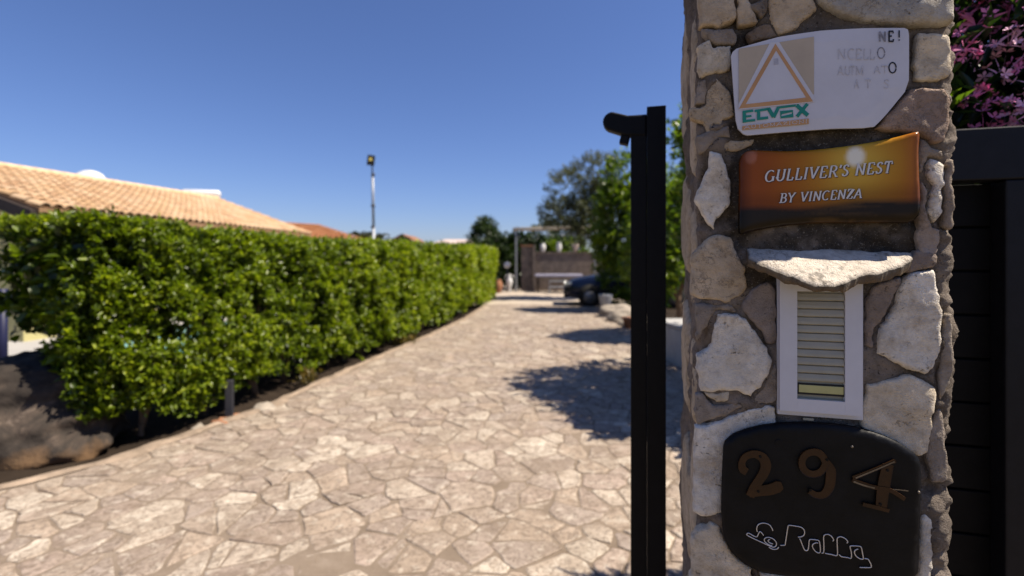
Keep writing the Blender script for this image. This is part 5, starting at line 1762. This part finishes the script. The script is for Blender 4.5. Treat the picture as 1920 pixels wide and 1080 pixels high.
for x, lab, prof, mt in potdefs:
    t_ = thing('urn' if 'urn' in lab else 'flowerpot', lab, 'pot', (x, 23.5, 1.87), group='pots standing on the garden wall')
    prof = [(r_ * .72, z_ * .85) for r_, z_ in prof]
    MB().lathe(prof, (x, 23.5, 1.87), 16).build('vessel', M[mt], t_, True)
    n = 14
    C = np.array([x, 23.5, 1.87 + prof[-1][1] - .03]) + rng.normal(0, .04, (n, 3))
    leaf_obj('plant', *sprigs(C, np.array([0, 0, 1]) + rng.normal(0, .6, (n, 3)), 5, .10, .07, .03), M['dark_leaf'], t_)

tb = thing('long_table', 'long table with pale lavender top against the garden wall', 'table', (2.1, 22.4, 0))
MB().box((2.15, 22.4, .78), (2.15, .75, .10)).build('tabletop', M['table_top'], tb, bevel=.01)
for x, y in ((1.2, 22.1), (3.1, 22.1), (1.2, 22.7), (3.1, 22.7)):
    MB().box((x, y, .365), (.08, .08, .73)).build('leg', M['dark_wood'], tb)
bn = thing('bench', 'pale metal framed bench in front of the long table', 'bench', (2.1, 21.6, 0))
MB().box((2.15, 21.55, .55), (1.0, .10, .07)).build('back_rail', M['grey_metal'], bn)
MB().box((2.15, 21.75, .27), (1.0, .36, .05)).build('seat', M['grey_metal'], bn)
for x in (1.68, 2.62):
    MB().box((x, 21.55, .29), (.05, .05, .585)).build('leg', M['grey_metal'], bn)
    MB().box((x, 21.92, .12), (.05, .05, .24)).build('leg', M['grey_metal'], bn)

pg = thing('pergola', 'white posted pergola with rolled cream awning at the far end of the drive', 'pergola', (1.5, 23, 0))
for x, y in ((.20, 22.7), (3.9, 22.7), (.25, 26), (3.9, 26)):
    MB().box((x, y, 1.43), (.085, .085, 2.86)).build('post', M['grey_metal'], pg)
MB().tube([(.05, 22.7, 2.93), (2.3, 22.7, 2.98), (4.0, 22.7, 3.0)], .085, 10).build('awning_roll', M['canvas'], pg, True)
for y in (26,):
    MB().box((2.05, y, 2.82), (3.8, .07, .10)).build('beam', M['grey_metal'], pg)
for x in (.22, 3.85):
    MB().box((x, 24.35, 2.86), (.05, 3.2, .06)).build('rafter', M['dark_grey'], pg)

gl = thing('globe_lamp', 'white globe lamp on a dark post in front of the dark hedge', 'lamp', (-.23, 23.0, 0))
MB().tube([(-.23, 23, 0), (-.23, 23, 1.10)], .03, 8).build('post', M['dark_grey'], gl, True)
MB().sphere((-.23, 23, 1.24), .15, 18).build('globe', M['globe'], gl, True)
am = thing('amphora', 'white pointed amphora standing beside the pergola post', 'urn', (-.12, 22.3, 0))
MB().lathe([(.06, 0), (.04, .05), (.07, .18), (.15, .46), (.14, .56), (.06, .72), (.05, .78), (.08, .84)], (-.12, 22.3, 0), 18).build('vessel', M['white_paint'], am, True)
for k, sx_ in enumerate((-1, 1)):
    MB().tube([(-.12 + sx_ * .08, 22.3, .80), (-.12 + sx_ * .19, 22.3, .76), (-.12 + sx_ * .18, 22.3, .60)], .018, 6).build('handle', M['white_paint'], am, True)
tj = thing('terracotta_jar', 'terracotta jar in the shade at the far end of the hedge', 'jar', (-.72, 22.0, 0))
MB().lathe([(.10, 0), (.17, .15), (.20, .35), (.14, .52), (.11, .56), (.14, .60)], (-.62, 22.0, 0), 18).build('vessel', M['terracotta'], tj, True)

# foliage behind
shrub('dark_hedge', 'dark tall hedge behind the pergola post and globe lamp', 'hedge', [(-.9, 24.8, 1.4, .9, .7, 1.35), (.3, 24.9, 1.5, .9, .7, 1.4), (1.2, 25.2, 1.5, .9, .7, 1.2), (2.6, 25.6, 1.6, 1.2, .7, 1.1), (-2.0, 24.8, 1.2, .9, .6, 1.2), (-.3, 24.6, 1.4, .9, .5, 1.3)], 3000, 10, .15, .085, .25, M['dark_leaf'], (0, 24.9, -.05), ((.2, 24.9, 1.6), .07, .04), -.9, limbs=3)
shrub('hedge_shrub', 'lighter green shrub behind the urns on the garden wall', 'shrub', [(2.0, 25, 1.8, .9, .5, .75), (3.2, 25.2, 1.9, .9, .5, .8)], 420, 10, .12, .06, .2, M['bush_leaf'], (2.6, 25.1, -.05), ((2.6, 25.1, 1.5), .06, .04), -.4, limbs=2)
shrub('bushy_palm', 'round bushy palm rising just left of the pergola', 'palm', [(-1.45, 25.8, 2.4, .68, .6, .85), (-1.4, 25.8, 3.1, .42, .4, .45)], 320, 11, .22, .05, .35, M['dark_leaf'], (-1.45, 25.8, -.1), ((-1.45, 25.8, 2.6), .12, .09), -.3, 2, limbs=2, upb=.6)
def frond_plant(name, label, cat_, base, top, nfr, L_, mat, group=None):
    th_ = thing(name, label, cat_, base, group=group)
    trunk_obj(th_, base, top, .14, .10, M['dark_bark'], (), .03)
    for k in range(nfr):
        a = 2 * math.pi * k / nfr + random.uniform(-.2, .2)
        el = random.uniform(.15, 1.2)
        m_ = 16
        t = np.linspace(.1, 1, m_)
        dirh = np.array([math.cos(a), math.sin(a), 0])
        pts = np.array(top) + dirh * (t * L_ * math.cos(el))[:, None] + np.array([0, 0, 1]) * (t * L_ * math.sin(el) - .55 * L_ * t ** 2)[:, None]
        tg_ = unit(np.gradient(pts, axis=0))
        sd = unit(np.cross(tg_, np.array([0, 0, 1.])))
        pos = np.repeat(pts, 2, 0); sg = np.tile([1, -1], m_)[:, None]
        ax = np.repeat(tg_, 2, 0) * .6 + np.repeat(sd, 2, 0) * sg
        nr = np.tile(np.array([0, 0, 1.]), (2 * m_, 1)) + rng.normal(0, .2, (2 * m_, 3))
        leaf_obj('frond', pos, ax, nr, L_ * .38, .035, rng.random(2 * m_), mat, th_, stuff=False)
frond_plant('palm', 'ragged brownish palm left of the floodlight pole behind the red roof', 'palm', (-10.2, 33, -.1), (-10.2, 33, 2.9), 15, 1.25, M['palm_leaf'], 'palms beyond the hedge')
frond_plant('palm', 'ragged brownish palm standing directly behind the floodlight pole', 'palm', (-8.9, 32, -.1), (-8.9, 32, 2.8), 15, 1.2, M['palm_leaf'], 'palms beyond the hedge')
shrub('far_shrub', 'dull green shrub under the palms beyond the hedge', 'shrub', [(-9.4, 32.5, 2.0, 1.3, .8, .9), (-8.4, 33, 1.8, .8, .6, .7)], 260, 10, .2, .09, .3, M['palm_leaf'], (-9.3, 32.6, -.1), ((-9.3, 32.6, 1.5), .06, .04), -.4, limbs=2)
shrub('small_conifer', 'small dark pointed conifer right of the palms', 'tree', [(-7.55, 34, 2.2, .35, .3, .8), (-7.55, 34, 2.9, .2, .2, .4)], 140, 9, .16, .05, .2, M['dark_leaf'], (-7.55, 34, -.1), ((-7.55, 34, 2.4), .06, .03), -.6, limbs=1)
shrub('thin_tree', 'thin leafy treetops showing over the pergola awning', 'tree', [(1.9, 29, 3.2, .7, .5, .45), (2.8, 29.5, 3.6, .4, .4, .4), (3.6, 29.5, 3.1, .9, .6, .7)], 240, 9, .2, .08, .3, M['dark_leaf'], (2.4, 29.2, -.1), ((2.4, 29.2, 2.8), .08, .04), -.2, 2, limbs=3)
shrub('garden_shrub', 'low sunlit yellow green shrub on the lawn at the left edge', 'shrub', [(-13.5, 12.2, .30, 1.8, .6, .45), (-11.6, 12.0, .25, .8, .5, .35)], 420, 9, .09, .05, .12, M['dry_weed'], (-13, 12.2, -.09), ((-13, 12.2, .2), .05, .03), -.6, limbs=2)

# ------------------------------------------------------------------ parked car, nose to the left
car = thing('parked_car', 'dark blue car parked with its nose out past the laurel', 'car', (3.95, 16.4, 0), R(-6))
def loft(stations, n=12):
    """stations (x, z_low, z_high, half_width, roundness)"""
    V, F = [], []
    for (x, zl, zh, hw, e) in stations:
        for k in range(2 * n):
            a = 2 * math.pi * (k + .5) / (2 * n)
            ca, sa = math.cos(a), math.sin(a)
            yy = hw * math.copysign(abs(ca) ** e, ca)
            zz = (zl + zh) / 2 + (zh - zl) / 2 * math.copysign(abs(sa) ** e, sa)
            V.append((x, yy, zz))
    m_ = 2 * n
    for i in range(len(stations) - 1):
        for k in range(m_):
            F.append((i * m_ + k, i * m_ + (k + 1) % m_, (i + 1) * m_ + (k + 1) % m_, (i + 1) * m_ + k))
    F.append(tuple(range(m_))); F.append(tuple((len(stations) - 1) * m_ + k for k in reversed(range(m_))))
    return V, F
V, F = loft([(-2.15, .36, .60, .60, .5), (-2.10, .28, .74, .76, .45), (-1.9, .24, .86, .85, .42), (-1.5, .22, .95, .88, .4), (-.95, .22, 1.02, .90, .4), (0, .22, 1.03, .90, .4), (1.2, .22, 1.04, .90, .4), (1.85, .26, 1.02, .87, .42), (2.08, .34, .92, .80, .45)])
MB().add(V, F).build('body', M['car_paint'], car, True, world=False)
V, F = loft([(-1.0, .95, 1.02, .74, .5), (-.45, .95, 1.36, .70, .5), (.1, .95, 1.52, .66, .5), (.9, .95, 1.54, .66, .5), (1.5, .95, 1.44, .66, .5), (1.95, .95, 1.05, .66, .5)])
MB().add(V, F).build('cabin', M['car_glass'], car, True, world=False)
V, F = loft([(-.25, 1.43, 1.475, .55, .6), (.1, 1.47, 1.545, .60, .6), (.9, 1.48, 1.565, .60, .6), (1.5, 1.40, 1.47, .56, .6)])
MB().add(V, F).build('roof_panel', M['car_paint'], car, True, world=False)
for sy in (-1, 1):
    for x in (-1.35, 1.30):
        w = MB().tube([(x, sy * .70, .31), (x, sy * .74, .31), (x, sy * .89, .31), (x, sy * .915, .31)], [.29, .315, .315, .28], 22).build('wheel', M['rubber'], car, True, world=False)
        MB().tube([(x, sy * .90, .31), (x, sy * .925, .31)], [.21, .19], 18).build('rim', M['alloy'], w, True, world=False)
        MB().tube([(x, sy * .60, .34), (x, sy * .893, .34)], .375, 22).build('wheel_arch', M['rubber'], car, True, world=False)
    V, F = loft([(-.26, -.09, .06, .05, .7), (-.1, -.10, .08, .11, .7), (.16, -.05, .07, .07, .7)], 6)
    MB().add([(x - 1.92, y * 1.0 + sy * .72, z + .70) for x, y, z in V], F).build('headlight', M['headlamp'], car, True, world=False)
    MB().box((-.72, sy * .98, 1.06), (.12, .2, .13)).build('mirror', M['car_paint'], car, world=False, bevel=.03)
    MB().box((-.02, sy * .903, .82), (.16, .012, .03)).build('door_handle', M['dark_grey'], car, world=False)
MB().box((-2.10, 0, .33), (.16, 1.3, .14)).build('bumper_grille', M['rubber'], car, world=False, bevel=.03)
MB().box((-2.155, 0, .50), (.04, .9, .10)).build('grille', M['dark_grey'], car, world=False, bevel=.01)
MB().box((-2.13, .62, .42), (.10, .18, .10)).build('bumper_reflex', M['terracotta'], car, world=False, bevel=.02)  # reddish reflection on the bumper, put in as a coloured block
MB().box((-2.19, 0, .43), (.012, .5, .11)).build('number_plate', M['white_paint'], car, world=False)
